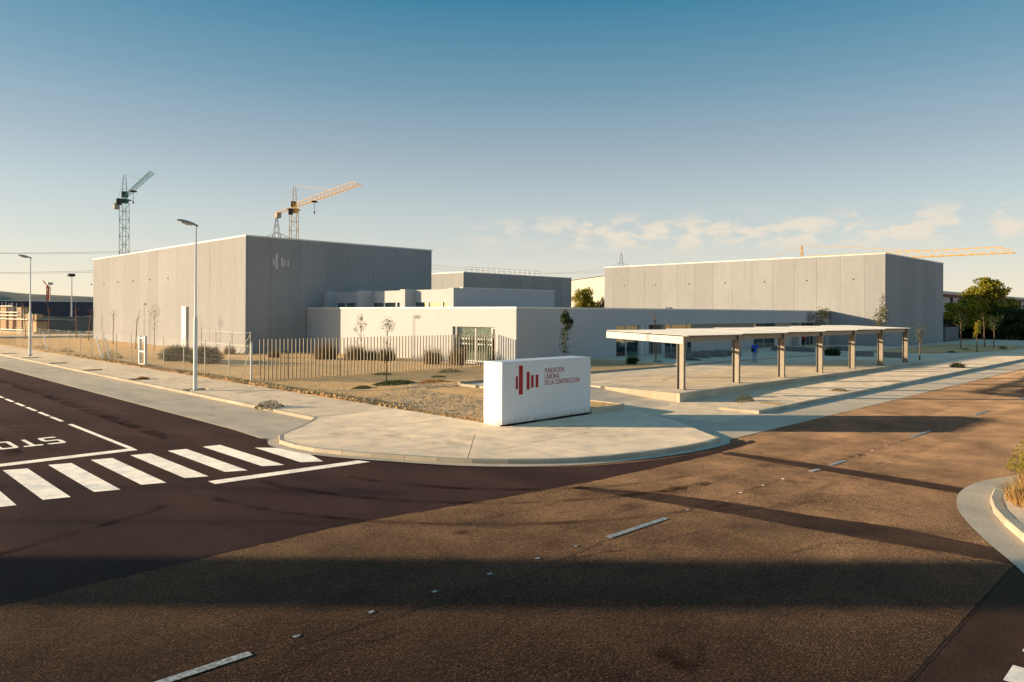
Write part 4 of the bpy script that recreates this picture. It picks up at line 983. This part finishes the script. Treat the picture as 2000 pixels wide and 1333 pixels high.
# ================================================================== FAR BUILDINGS AND LAND
t = Thing('blue_warehouse', 'long low dark blue warehouse far behind on the left', 'building', (0, 199, 0))
for i in range(14): t.part('wall_panel', MB().box(-4+i*7, 2.98+i*7, 199, 199.3, -.3, 6.2), 'blue_clad')
t.part('roof', MB().box(-4, 94, 199.3, 240, 5.6, 6.05), 'ballast'); t.part('coping', MB().box(-4.1, 94, 198.9, 199.5, 6.201, 6.4), 'coping')
UBX, UBY, UBR = -88.4, 133.0, R(-37)
ub = Thing('unfinished_building', 'half-built ochre brick walls of uneven height at the left edge', 'building', (0, 0, 0), frame='W'); ub.o.location = (UBX, UBY, 0); ub.o.rotation_euler = (0, 0, UBR)
for x0, x1, y0, y1, z0, z1 in ((-4.1, -2.0, 0, 1.6, -.2, 4.7), (-1.98, 1.25, .25, 1.7, -.2, 3.5), (1.9, 5.0, 0, 1.8, -.2, 2.15), (2.1, 3.0, .2, 1.3, 2.36, 3.4), (3.6, 4.4, .2, 1.2, 2.36, 3.4), (1.26, 1.88, .9, 1.8, -.2, 2.6), (-9.0, -7.0, .3, 1.8, -.2, 3.9), (-12, -9.02, 0, 1.8, -.2, 4.9)):
    ub.part('wall', MB().bbox(x0, x1, y0, y1, z0, z1, .05), 'brick_ochre')
ub.part('floor_slab', MB().box(-12, 1.25, 1.81, 8, 2.2, 2.45), 'kerb_stone'); ub.part('floor_slab', MB().box(1.7, 5.2, -.15, 5, 2.16, 2.35), 'bark'); ub.part('footing', MB().box(-13, 5.4, -.6, 8, -.2, .25), 'kerb_stone')
for x in (-5.8, -5.2): ub.part('column', MB().box(x, x+.35, .6, .95, -.2, 4.4), 'kerb_stone')
scf = Thing('scaffold', 'pale tube scaffold in front of the half-built brick walls', 'scaffold', (0, 0, 0), frame='W'); scf.o.location = (UBX, UBY, 0); scf.o.rotation_euler = (0, 0, UBR)
for x, h in ((-11, 5.6), (-9, 5.6), (-7.2, 5.6), (-5.6, 5.4), (-4.6, 5.4), (-3.9, 5.5), (-2.0, 5.4), (-.8, 4.3), (.2, 4.2), (1.1, 4.4), (2.4, 4.3), (5.1, 3.2)): scf.part('standard', MB().bar((x, -.7, -.1), (x, -.7, h), .045, 6), 'white_metal')
for z, x0, x1 in ((.55, -13, 1.2), (2.5, -13, 3.0), (3.15, -13, -1.4), (3.75, -13, -1.4), (4.9, -13, -4)): scf.part('ledger', MB().bar((x0, -.72, z), (x1, -.72, z), .075, 6), 'white_metal')
m = MB(); rs = random.Random(4); nx, ny = 44, 16
for j in range(ny+1):
    for i in range(nx+1):
        u_, v_ = i/nx, j/ny; b = 24+u_*46; a = 172+v_*16; h = 3.4*math.sin(math.pi*v_)**.8*(.75+.5*noise.noise((u_*5, v_*2, 2)))*sst(u_*7)*sst((1-u_)*2.4)
        m.v.append((b, a, -.1+max(0, h)+.25*noise.noise((b*.6, a*.6, 0))*sst(h)))
for j in range(ny):
    for i in range(nx): q = j*(nx+1)+i; m.f.append((q, q+1, q+nx+2, q+nx+1))
single('soil_heap', m, 'mound', 'long brown heap of soil before the dark blue warehouse', 'soil heap', (47, 180, 0), smooth=True)
t = Thing('yard_road', None, None, kind='structure'); t.part('asphalt', MB().quad((18, 128, .02), (70, 128, .02), (70, 141, .02), (18, 141, .02)), 'lane_concrete')
t.part('kerb_stone', MB().box(18, 60, 125.7, 126.1, -.1, .3), 'kerb_stone')
m = MB(); nx, ny = 90, 8; rs = random.Random(2)
for j in range(ny+1):
    for i in range(nx+1):
        az = R(-62+i*74/nx); d = 2100+j*170; prof = 1.28*(38+34*math.exp(-((math.degrees(az)+44)/10)**2)+7*noise.noise((math.degrees(az)*.2, 1, 0)))*sst(j/5)
        m.v.append((math.sin(az)*d, math.cos(az)*d, -3+prof+5*noise.noise((math.degrees(az)*.6, j*.7, 3))*sst(j/3)))
for j in range(ny):
    for i in range(nx): q = j*(nx+1)+i; m.f.append((q, q+1, q+nx+2, q+nx+1))
single('hills', m, 'hill', kind='structure', frame='W', smooth=True)
t = Thing('pale_warehouse', 'pale gabled warehouse seen between the distant hall and the right hall', 'building', (190, 150, 0))
m = MB(); g_ = [(120, -.2), (185, -.2), (185, 13.2), (138, 16.8), (120, 15.2)]
m.v = [(b, a, z) for b in (190, 230) for a, z in g_]; m.f = [(0, 1, 2, 3, 4), (9, 8, 7, 6, 5), (0, 4, 9, 5), (1, 6, 7, 2)]; t.part('wall', m, 'far_white')
m = MB(); m.v = [(b, a, z) for b in (189.6, 230.4) for a, z in ((186, 13.25), (138, 17.0), (119, 15.4))]; m.f = [(0, 3, 4, 1), (1, 4, 5, 2)]; t.part('roof', m, 'coping')
rb = Thing('red_framed_building', 'far building with white roof, dark red frame and pale glazing behind the big tree', 'building', (145, 40, 0))
rb.part('brick_base', MB().box(140, 330, 40, 41, -.3, 4.2), 'red_brick'); rb.part('sill', MB().box(140, 330, 39.9, 41, 4.201, 4.4), 'far_white')
rb.part('top_beam', MB().box(140, 330, 39.85, 41, 7.5, 7.95), 'far_red'); rb.part('roof', MB().wedge([(0, 0), (0, 1), (1, 1)], 0, .1) and MB().slab(rect(140, 330, 39.7, 62), 7.96, lambda x, y: 8.5+(y-39.7)*.06), 'far_white')
for i in range(28):
    b = 140+i*6.8; rb.part('post', MB().box(b, b+.5, 39.9, 40.4, 4.401, 7.499), 'far_red')
    w_ = rb.part('window', MB().box(b+.501, b+6.799, 40.2, 40.4, 4.401, 7.499), 'far_panel'); rb.part('transom', MB().box(b+.502, b+6.798, 40.1, 40.199, 5.9, 6.1), 'far_white', w_)
gp = Thing('grey_gate', 'blue-grey flat panel gate at the far corner of the right hall', 'gate', (122.8, 31.5, 0))
gp.part('panel', MB().bbox(123.4, 130.2, 31.5, 31.65, .05, 2.25, .02), 'grey_panel'); gp.part('post', MB().box(122.8, 123.35, 31.45, 31.75, 0, 2.3), 'grey_panel')

# ================================================================== TREES AND PLANTS
def W2S(x, y): return ((x+y)*CS, (y-x)*CS)
def sapling(label, b, a, h, kind, z=None, seed=1, lean=(0, 0), leaves=0, cz=None, cr_=.35, ch=.6, m='leaf_sapling', bark='bark', low=0, ls=.09, stake=False, thick=.035):
    rs = random.Random(seed); z = zsoil(b, a)-.03 if z is None else z
    t = Thing('sapling', label, 'tree', (b, a, z), 'young trees planted round the plot')
    pts = []; n = 7
    for i in range(n+1): f = i/n; pts.append((b+lean[0]*f*f*h+rs.uniform(-.02, .02)*h*.3*(0 < i), a+lean[1]*f*f*h+rs.uniform(-.02, .02)*h*.3*(0 < i), z+f*h*(.8 if leaves else .9)))
    rad = [thick*(1-.65*i/n) for i in range(n+1)]; tr = MB().tube(pts, rad, 6)
    tip = Vector(pts[-1])
    for k in range(6 if leaves else 5):
        s0 = Vector(pts[4+k % 3 if leaves else 5+k % 3]); d = Vector((rs.gauss(0, 1), rs.gauss(0, 1), rs.uniform(1.2, 2.4))).normalized()*h*rs.uniform(.12, .26)
        tr.tube([s0, s0+d*.5+Vector((0, 0, .02)), s0+d], [thick*.38, thick*.26, thick*.1], 4)
        if kind == 'bare': e = s0+d*.6; d2 = Vector((rs.gauss(0, 1), rs.gauss(0, 1), 1.2)).normalized()*h*.07; tr.tube([e, e+d2], [thick*.18, thick*.08], 3)
    t.part('trunk', tr, bark, smooth=True)
    if leaves:
        cz = cz or h*.85; c = MB(); cx = b+lean[0]*h*.8; ca = a+lean[1]*h*.8
        pts_c = crown(c, (cx, ca, z+cz), (cr_, cr_, ch), leaves, ls, rs, 16, .3)
        if low:
            for i in range(low): f = rs.uniform(.25, .7); g_ = rs.choice((.08, .14, .2, .3))*cr_/.4; th = rs.uniform(0, 6.28); leaf(c, Vector((b+math.cos(th)*g_+lean[0]*f*h, a+math.sin(th)*g_+lean[1]*f*h, z+f*h)), ls, rs)
        t.part('crown', c, m)
    if stake: t.part('stake', MB().bar((b+.25, a-.1, z-.1), (b+.22, a-.1, z+1.3), .025, 5), 'bark')
    return t
sapling('small leafy sapling behind the slat fence in front of the white wall', 29.6, 45.0, 3.95, 'leaf', 0.05, 3, leaves=240, cr_=.42, ch=.75, cz=3.25, low=30)
sapling('leaning sapling with a forked leafy top in front of the slat fence', 25.0, 35.3, 3.75, 'leaf', None, 5, lean=(.012, 0), leaves=230, cr_=.46, ch=.62, cz=3.3, low=14)
sapling('dark leafy sapling behind the white sign, against the shaded white wall', 40.2, 34.8, 4.2, 'leaf', None, 8, leaves=1500, cr_=.52, ch=.62, cz=3.35, low=330, m='leaf_dark', ls=.13)
sapling('bare reddish sapling in front of the dark glazing near the benches', 49.6, 33.3, 4.0, 'bare', .25, 11, bark='bark_red', thick=.07)
sapling('curved bare sapling at the left end of the hall wall', 29.4, 110, 4.6, 'bare', .05, 12, lean=(.055, -.05), bark='bark_red', thick=.06)
sapling('thin bare sapling, second along the hall wall from the left', 28.6, 97.0, 4.4, 'bare', .05, 13, lean=(.01, -.01), bark='bark', thick=.05)
sapling('leaning bare sapling, third along the hall wall from the left', 26.8, 83.4, 3.9, 'bare', .05, 14, lean=(.035, -.05), bark='bark', thick=.055)
sapling('thin sapling with a twiggy round top in front of the hall wall', 27.0, 78.6, 4.6, 'leaf', .05, 15, leaves=170, cr_=.55, ch=.7, cz=4.05, low=0, m='leaf_olive', bark='bark')
sapling('bare bent sapling nearest the half-built walls', 24.2, 120, 5.4, 'bare', .0, 16, lean=(-.04, .05), bark='bark_red', thick=.08)
sapling('bare sapling before the soil heap, left of the floodlight mast', 27.5, 122, 5.0, 'bare', .0, 17, lean=(-.02, .03), bark='bark_red', thick=.07)
sapling('bare forked sapling just right of the floodlight mast', 30.0, 118, 5.2, 'bare', .0, 18, lean=(-.02, .04), bark='bark_red', thick=.075)
sapling('green sapling in front of the entrance lettering', 73.6, 29.6, 4.7, 'leaf', .2, 19, leaves=330, cr_=.7, ch=.9, cz=3.9, m='leaf_sapling', ls=.14)
sapling('tall sapling with sparse pale foliage at the near corner of the right hall', 76.4, 25.3, 5.6, 'leaf', .15, 21, leaves=620, cr_=1.0, ch=2.0, cz=3.7, m='leaf_olive', ls=.17, low=60)
sapling('thin half-bare sapling beside the far end of the carport', 68.6, 19.5, 3.4, 'leaf', .18, 22, leaves=260, cr_=.4, ch=.85, cz=2.45, m='leaf_olive', ls=.1, low=60, thick=.06)
sapling('bright yellow sapling in the earth island right of the hall', 89.6, 20.0, 3.3, 'leaf', .15, 23, leaves=420, cr_=.38, ch=.75, cz=2.5, m='leaf_yellow', ls=.15, thick=.06)
sapling('dull green sapling left of the bright yellow one', 96.0, 23.0, 4.4, 'leaf', .15, 24, leaves=420, cr_=.8, ch=1.0, cz=3.4, m='leaf_dark', ls=.18, thick=.07)
sapling('bare curved sapling right of the bright yellow one', 104, 22.4, 4.2, 'bare', .15, 25, lean=(-.05, .02), bark='bark', thick=.07)
sapling('dull green sapling at the right of the earth island under the big tree', 101.5, 20.9, 4.2, 'leaf', .15, 26, leaves=420, cr_=.9, ch=1.1, cz=3.1, m='leaf_dark', ls=.18, thick=.07)

def big_tree(name, label, x, y, lobes, n, s, m, trunk_h, seed, group='large trees round the plot', clumps=26):
    rs = random.Random(seed); t = Thing(name, label, 'tree', (x, y, 0), group, frame='W'); c = MB(); tr = MB()
    tr.tube([(x, y, -.3), (x+.1, y, trunk_h*.5), (x-.05, y+.1, trunk_h)], [.32, .24, .16], 8)
    tot = sum(l[3]*l[4]*l[5] for l in lobes)
    for cx, cy, cz, rx, ry, rz in lobes:
        k = max(500, int(n*(rx*ry*rz)/tot)); ps = crown(c, (x+cx, y+cy, cz), (rx, ry, rz), k, s, rs, clumps, .27)
        for p in ps[::3]: tr.tube([(x, y, trunk_h*.8), Vector((x, y, trunk_h)).lerp(p, .5)+Vector((0, 0, .2)), p], [.13, .08, .03], 5)
    t.part('trunk', tr, 'bark', smooth=True); t.part('crown', c, m); return t
big_tree('pine_tree', 'round sunlit pine between the distant hall and the right hall', 12.6, 128, [(0, 0, 5.7, 2.1, 2.1, 2.6), (-.8, 0, 4.5, 1.4, 1.8, 2.0), (1.0, 0, 4.6, 1.4, 1.8, 1.9), (0, 0, 7.5, 1.4, 1.4, 1.0)], 9000, .3, 'leaf_pine', 3.2, 31)
big_tree('small_tree', 'smaller pale olive tree right of the round pine', 15.7, 127, [(0, 0, 4.7, 1.2, 1.4, 2.1)], 1600, .34, 'leaf_olive', 3, 32)
big_tree('pine_tree', 'big spreading pine at the right with a sunlit top and shaded lower crown', 78.5, 122, [(0, 0, 4.8, 5.2, 4.2, 2.2), (-1.5, 0, 3.4, 3.2, 3, 1.7), (2.4, 0, 3.3, 3.2, 3, 1.7), (-2.6, 0, 5.4, 2.6, 2.5, 1.5), (2.8, 0, 5.3, 2.6, 2.5, 1.5), (.4, 0, 8.0, 2.9, 2.6, 1.9), (.2, 0, 9.5, 1.5, 1.4, .9), (2.8, 0, 7.6, 1.3, 1.4, .9), (-2.2, 0, 7.3, 1.5, 1.4, .8)], 30000, .42, 'leaf_pine', 3.6, 33, clumps=22)
for i, (u_, y, h, r_) in enumerate(((1876, 129, 4.4, 2.4), (1908, 127, 4.2, 2.8), (1940, 125, 4.4, 3.0), (1972, 120, 5.8, 3.2), (2004, 118, 5.6, 3.0))):
    x = (u_-1000)/1430*y
    lab = ('dark evergreen shrub beside the grey gate', 'low dark evergreen shrub under the big pine', 'wide dark evergreen shrub under the right side of the big pine', 'tall dark evergreen shrub right of the big pine', 'tall dark evergreen shrub cut by the right picture edge')[i]
    big_tree('evergreen_shrub', lab, x, y, [(0, 0, h*.5, r_, r_*.8, h*.5), (.4, 0, h*.25, r_*1.1, r_*.8, h*.3)], 4200, .42, 'leaf_dark', h*.4, 40+i, 'dark evergreen shrubs at the right')
# outside the picture on the left: cypress added to cast the road's shadow band
rs = random.Random(77); t = Thing('shadow_caster_cypress', 'unseen tall narrow cypress added beyond the left picture edge to shade the road', 'tree', (-52, 11.15, 0), 'large trees round the plot', frame='W'); c = MB()
for i in range(15000):
    z = rs.uniform(.4, 15.5); r_ = 1.05*min(1, (z+.3)/1.2)*min(1, ((15.7-z)/3.6))**.6; th = rs.uniform(0, 6.28); q = r_*rs.random()**.5; leaf(c, Vector((-52+math.cos(th)*q, 11.15+math.sin(th)*q, z)), .3, rs)
t.part('crown', c, 'leaf_dark'); t.part('trunk', MB().tube([(-52, 11.15, -.2), (-52, 11.15, 13)], [.28, .06], 8), 'bark')

def shrub(label, b, a, r, h, m, n, seed, z=None, tall=True, s=.07, kind='tuft', name='shrub', group='shrubs growing on bare earth'):
    rs = random.Random(seed); z = zsoil(b, a)-.02 if z is None else z; t = MB()
    if kind == 'tuft':
        tuft(t, b, a, z, n, h, r*.7, rs, .75, .014)
        for i in range(n//2):
            th = rs.uniform(0, 6.28); q = r*rs.random()**.5; zz = h*rs.uniform(.2, 1)*(1-(q/r)**2*.6); leaf(t, Vector((b+math.cos(th)*q, a+math.sin(th)*q, z+zz)), s, rs, 1)
    else:
        for i in range(n):
            th = rs.uniform(0, 6.28); q = r*rs.random()**.5*(1+.25*noise.noise((math.cos(th)*2, math.sin(th)*2, seed))); zz = h*rs.random()**.7*max(.1, 1-(q/r)**2.2); leaf(t, Vector((b+math.cos(th)*q, a+math.sin(th)*q*(1 if kind == 'ball' else .8), z+zz)), s, rs, 1)
    return single(name, t, m, label, 'shrub', (b, a, z), group)
shrub('wide dry brown shrub behind the slat fence by the shaded white wall', 32.6, 54.8, 1.3, 1.7, 'shrub_dry', 1100, 1, .03)
shrub('second dry shrub right beside the wide brown one behind the slat fence', 33.9, 52.2, 1.2, 1.6, 'shrub_dry', 900, 2, .03)
shrub('dark green shrub behind the slat fence under the small sapling', 34.6, 51.0, .95, 1.15, 'shrub_grey', 800, 3, .03)
shrub('yellow-green shrub behind the slat fence left of the leaning sapling', 34.9, 49.3, .9, 1.5, 'leaf_olive', 800, 4, .03)
shrub('dry shrub behind the slat fence left of the deep window', 35.4, 44.0, .9, 1.6, 'shrub_dry', 900, 5, .03)
shrub('straw-coloured tall shrub behind the slat fence before the window', 36.2, 42.0, .8, 1.7, 'shrub_dry', 700, 6, .05)
shrub('short brown tuft behind the left end of the slat fence', 30.6, 60.0, .7, .9, 'shrub_dry', 400, 7, .03)
shrub('big dark green bush behind the wire fence left of the nearest lamp', 22.6, 60.5, 1.5, 1.35, 'shrub_grey', 3600, 8, s=.12)
shrub('big dark green bush behind the wire fence right at the nearest lamp', 23.0, 56.2, 1.45, 1.3, 'shrub_grey', 3600, 9, s=.12)
shrub('small brown bush at the foot of the hall wall by the white pipe cover', 28.8, 70.8, .6, .95, 'shrub_dry', 500, 10, .05)
shrub('narrow brown bush at the foot of the hall wall, middle of three', 29.3, 69.3, .4, .85, 'shrub_dry', 350, 11, .05)
shrub('brown bush at the foot of the hall wall nearest its corner', 30.0, 67.6, .65, .95, 'shrub_dry', 500, 12, .05)
shrub('rounded green bush between wire fence posts near the second brace', 19.6, 67.0, .9, .75, 'leaf_olive', 900, 13, kind='ball', s=.08)
shrub('small green weed at the fence near the second lamp', 19.4, 79.5, .6, .45, 'leaf_olive', 400, 14, kind='ball')
shrub('small green weed at the fence left of the second lamp', 19.2, 88, .7, .5, 'leaf_olive', 400, 15, kind='ball')
shrub('grey-green weed spilling from the tree pit at the kerb corner', 14.4, 28.6, .62, .34, 'shrub_grey', 1100, 16, .10, kind='ball', s=.05)
shrub('flat mat of dark green weeds on the gravel before the slat fence', 23.6, 32.4, 1.35, .24, 'leaf_grass', 2600, 17, kind='mat', s=.07)
shrub('small low green weed left of the big green mat', 21.3, 32.2, .55, .16, 'leaf_grass', 700, 18, kind='mat', s=.06)
shrub('orange dried weeds beside the green mat', 25.1, 31.0, .95, .18, 'dry_orange', 1200, 19, kind='mat', s=.06)
shrub('pale green weed at the gravel edge of the pavement', 18.25, 26.4, .32, .26, 'leaf_olive', 500, 20, kind='ball', s=.04)
shrub('low dark weed by the slat fence right of the leaning sapling', 27.0, 38.6, .75, .16, 'leaf_grass', 500, 21, kind='mat', s=.06)
shrub('low dark weed behind the white sign near the slat fence', 31.4, 37.2, .9, .28, 'leaf_dark', 700, 22, kind='mat', s=.06)
shrub('low weed just left of the white sign', 28.6, 35.0, .6, .14, 'leaf_grass', 500, 23, kind='mat', s=.06)
shrub('yellowish round weed on the pavement below the terrace wall', 31.2, 16.1, .46, .42, 'leaf_olive', 1200, 24, .05, kind='ball', s=.05)
shrub('dry flat weed in the second tree pit of the roadside pavement', 38.9, 14.85, .5, .14, 'leaf_olive', 400, 25, .12, kind='mat', s=.05)
shrub('thin grey weed at the far end of the roadside kerb', 62.5, 15.2, .7, .5, 'shrub_grey', 300, 26, .12)
shrub('dark spiky shrub between carport columns before the entrance', 69.8, 27.3, .95, 1.05, 'leaf_dark', 700, 27, .22)
shrub('dark shrub under the first tall window of the shaded wall', 46.6, 33.4, .62, .8, 'leaf_dark', 700, 28)
shrub('low dark weed beside the shrub under the first tall window', 47.0, 31.4, .5, .3, 'leaf_dark', 500, 29, kind='ball')
shrub('low dark weed at the first carport column before the benches', 51.4, 31.0, .8, .16, 'leaf_dark', 500, 30, .36, kind='mat')
for i, (b, a, lab) in enumerate(((86, 21.5, 'left'), (93, 21.8, 'middle'), (99.5, 19.6, 'right'), (104, 20.5, 'far right'))):
    shrub('low weed on the '+lab+' part of the earth island beyond the carport', b, a, .6, .22, 'shrub_grey', 260, 60+i, .16, kind='mat', s=.09)
shrub('orange dead weed in the tree pit nearest the corner lamp, left of it', 14.95, 45.4, .4, .22, 'dry_orange', 400, 31, .07)
shrub('reddish stubble in the second tree pit left of the nearest lamp', 14.95, 54.5, .4, .1, 'dry_orange', 300, 32, .07)
# island soil right of the hall
m = MB().slab([(79.5, 27.6), (83, 22.6), (97, 18.4), (113, 19.6), (110, 27.6)], -.04, lambda x, y: zc(x)+.08)
single('planting_bed', m, 'soil', kind='structure')
# dry grass and the bright bush on the opposite corner
rs = random.Random(5); m = MB()
for i in range(40): b_, a_ = rs.uniform(17.9, 20.9), rs.uniform(2.2, 3.75); tuft(m, b_, min(a_, 3.3+(b_-17.9)*.16), .14, 70, .55, .22, rs, 1.0, .008)
single('dry_grass_clump', m, 'straw', 'clump of straw-coloured dry grass on the opposite kerb corner', 'grass', (20.2, 2.9, .14))
rs = random.Random(6); m = MB()
for i in range(24): tuft(m, 21.6+rs.uniform(-.4, .6), 3.5+rs.uniform(-.4, .25), .14, 26, .95, .15, rs, .5, .01)
for i in range(1700):
    th = rs.uniform(0, 6.28); q = .75*rs.random()**.5; leaf(m, Vector((21.6+math.cos(th)*q, 3.55+math.sin(th)*q*.8, .3+rs.random()*.85*(1-(q/.8)**3))), .06, rs, 1.5)
single('yellow_broom_bush', m, 'leaf_yellow', 'bright yellow-green bush at the right picture edge on the opposite corner', 'shrub', (21.6, 3.5, .14))
# fringe of dead grass between pavement and gravel
rs = random.Random(8); m = MB()
for i in range(330):
    a = 19.3+rs.random()**1.4*26; b = 18.1+abs(rs.gauss(0, .22)); tuft(m, b, a, zsoil(b, a)-.02, 5, rs.uniform(.06, .15), .1, rs, 1.1, .006)
single('dead_grass', m, 'straw', kind='stuff')

# ================================================================== PEOPLE
def skin_body(name, J, E_, m, levels=2):
    me = bpy.data.meshes.new(name); me.from_pydata([j[0] for j in J], E_, []); o = bpy.data.objects.new(name, me); COL.objects.link(o)
    sk = o.modifiers.new('skin', 'SKIN'); ss = o.modifiers.new('sub', 'SUBSURF'); ss.levels = ss.render_levels = levels
    for i, j in enumerate(J):
        r = j[1]; me.skin_vertices[0].data[i].radius = r if isinstance(r, tuple) else (r, r)
        me.skin_vertices[0].data[i].use_root = (i == 0)
    bpy.context.view_layer.update()
    nm = bpy.data.meshes.new_from_object(o.evaluated_get(bpy.context.evaluated_depsgraph_get())); bpy.data.objects.remove(o)
    nm.materials.clear(); nm.materials.append(MATS[m]); nm.polygons.foreach_set('use_smooth', [True]*len(nm.polygons)); nm.name = name
    return nm
def person(label, loc, rot, shirt, legs, scale=1.0, stride=.09, bag=False):
    """figure about 1.68 m tall facing +y, feet at z = 0: skin is one body, clothes are its children"""
    root = bpy.data.objects.new('person', None); COL.objects.link(root); root.location = loc; root.rotation_euler = (0, 0, rot); root.scale = (scale,)*3
    props(root, label, 'person')
    def add(name, nm): o = bpy.data.objects.new(name, nm); COL.objects.link(o); o.parent = root; return o
    s = stride
    J = [((0, 0, .92), (.13, .1)), ((0, 0, 1.12), (.125, .09)), ((0, .01, 1.32), (.14, .095)), ((0, 0, 1.42), .06), ((0, .01, 1.48), .052), ((0, .015, 1.56), (.072, .085)), ((0, .015, 1.62), (.07, .08)), ((0, .01, 1.665), .045),
         ((-.16, 0, 1.36), .055), ((-.235, -.02, 1.12), .042), ((-.225, .06, .92), .032), ((-.215, .10, .83), (.026, .04)),
         ((.16, 0, 1.36), .055), ((.24, -.03, 1.11), .042), ((.262, .03, .88), .032), ((.266, .05, .79), (.026, .04)),
         ((-.09, 0, .84), .085), ((-.095, s, .47), .058), ((-.095, s*.4, .1), .042), ((-.10, s*.4+.10, .04), .036),
         ((.09, 0, .84), .085), ((.095, -s*.6, .47), .058), ((.10, -s*1.5, .12), .042), ((.105, -s*1.5+.11, .05), .036)]
    for k, (x, y, z, sg_) in enumerate(((-.215, .10, .83, -1), (.266, .05, .79, 1))):
        pi = 11 if k == 0 else 15
        for f in range(4): J += [((x-sg_*.012, y-.03+f*.02, z-.06), .011), ((x-sg_*.024, y-.026+f*.021, z-.105+abs(f-1.5)*.008), .008)]
        J += [((x-sg_*.01, y+.045, z-.015), .011), ((x-sg_*.02, y+.062, z-.055), .008)]
    E_ = [(0, 1), (1, 2), (2, 3), (3, 4), (4, 5), (5, 6), (6, 7), (2, 8), (8, 9), (9, 10), (10, 11), (2, 12), (12, 13), (13, 14), (14, 15), (0, 16), (16, 17), (17, 18), (18, 19), (0, 20), (20, 21), (21, 22), (22, 23)]
    i0 = 24
    for pi in (11, 15):
        for f in range(5): E_ += [(pi, i0+2*f), (i0+2*f, i0+2*f+1)]
        i0 += 10
    body = add('body', skin_body('body', J, E_, 'skin'))
    add('shirt', skin_body('shirt', [((0, 0, .98), (.175, .135)), ((0, 0, 1.12), (.172, .125)), ((0, .005, 1.3), (.18, .125)), ((0, 0, 1.41), (.1, .085)), ((-.175, 0, 1.355), .085), ((-.245, -.02, 1.13), .068), ((.175, 0, 1.355), .085), ((.25, -.03, 1.12), .068), ((0, 0, .84), (.178, .138))], [(0, 1), (1, 2), (2, 3), (2, 4), (4, 5), (2, 6), (6, 7), (0, 8)], shirt))
    add('trousers', skin_body('trousers', [((0, 0, .93), (.15, .12)), ((-.09, 0, .8), .1), ((-.097, s, .47), .075), ((-.097, s*.42, .13), .062), ((.09, 0, .8), .1), ((.097, -s*.6, .47), .075), ((.1, -s*1.45, .15), .062)], [(0, 1), (1, 2), (2, 3), (0, 4), (4, 5), (5, 6)], legs))
    for x, y, z in ((-.1, s*.4, .0), (.103, -s*1.5, .0)):
        add('shoe', skin_body('shoe', [((x, y-.05, z+.05), .045), ((x, y+.05, z+.045), .046), ((x, y+.15, z+.036), .036)], [(0, 1), (1, 2)], 'shoe'))
    add('hair', skin_body('hair', [((0, -.015, 1.63), (.085, .092)), ((0, -.03, 1.54), (.088, .072)), ((0, -.045, 1.45), (.07, .04)), ((0, 0, 1.675), .055)], [(0, 1), (1, 2), (0, 3)], 'hair'))
    for x in (-.032, .032):
        e = MB().bar((x, .093, 1.572), (x, .1, 1.572), .011, 8); o = mesh_obj('eye', e, 'sticker_white'); o.parent = root
        e = MB().bar((x, .1, 1.572), (x, .102, 1.572), .006, 8); o = mesh_obj('iris', e, 'hair'); o.parent = root
        e = MB().bar((x*2.45, .01, 1.545), (x*2.6, .005, 1.59), .016, 6); o = mesh_obj('ear', e, 'skin'); o.parent = root
    e = MB(); e.v = [(-.016, .092, 1.525), (.016, .092, 1.525), (0, .122, 1.532), (0, .095, 1.58)]; e.f = [(0, 1, 2), (1, 3, 2), (3, 0, 2)]; o = mesh_obj('nose', e, 'skin'); o.parent = root
    o = mesh_obj('mouth', MB().bar((-.022, .092, 1.498), (.022, .092, 1.498), .005, 6), 'sticker_red'); o.parent = root
    if bag:
        b_ = bpy.data.objects.new('shoulder_bag', None); COL.objects.link(b_); b_.location = root.location; b_.rotation_euler = root.rotation_euler; b_.scale = root.scale; props(b_, 'dark shoulder bag on the hip of the person in blue', 'bag')
        o = mesh_obj('bag_body', MB().bbox(-.27, -.10, -.2, -.09, .84, 1.12, .03), 'bag'); o.parent = b_
        o = mesh_obj('strap', MB().tube([(-.17, -.13, 1.1), (-.05, -.15, 1.28), (.1, -.08, 1.44), (.14, .03, 1.44), (.05, .13, 1.3), (-.12, .13, 1.1), (-.2, .02, 1.0)], .016, 5), 'bag'); o.parent = b_
    return root
PZ = zc(54.2)
person('person in a loose blue shirt and jeans walking away across the car park', SW(54.2, 27.2, PZ), R(-12), 'shirt_blue', 'denim', .97, .06, True)
person('person in a red top and dark trousers standing in the entrance doorway', SW(90.4, 38.9, zc(90)+.07), R(200), 'shirt_red', 'trousers_dark', 1.0, .02)
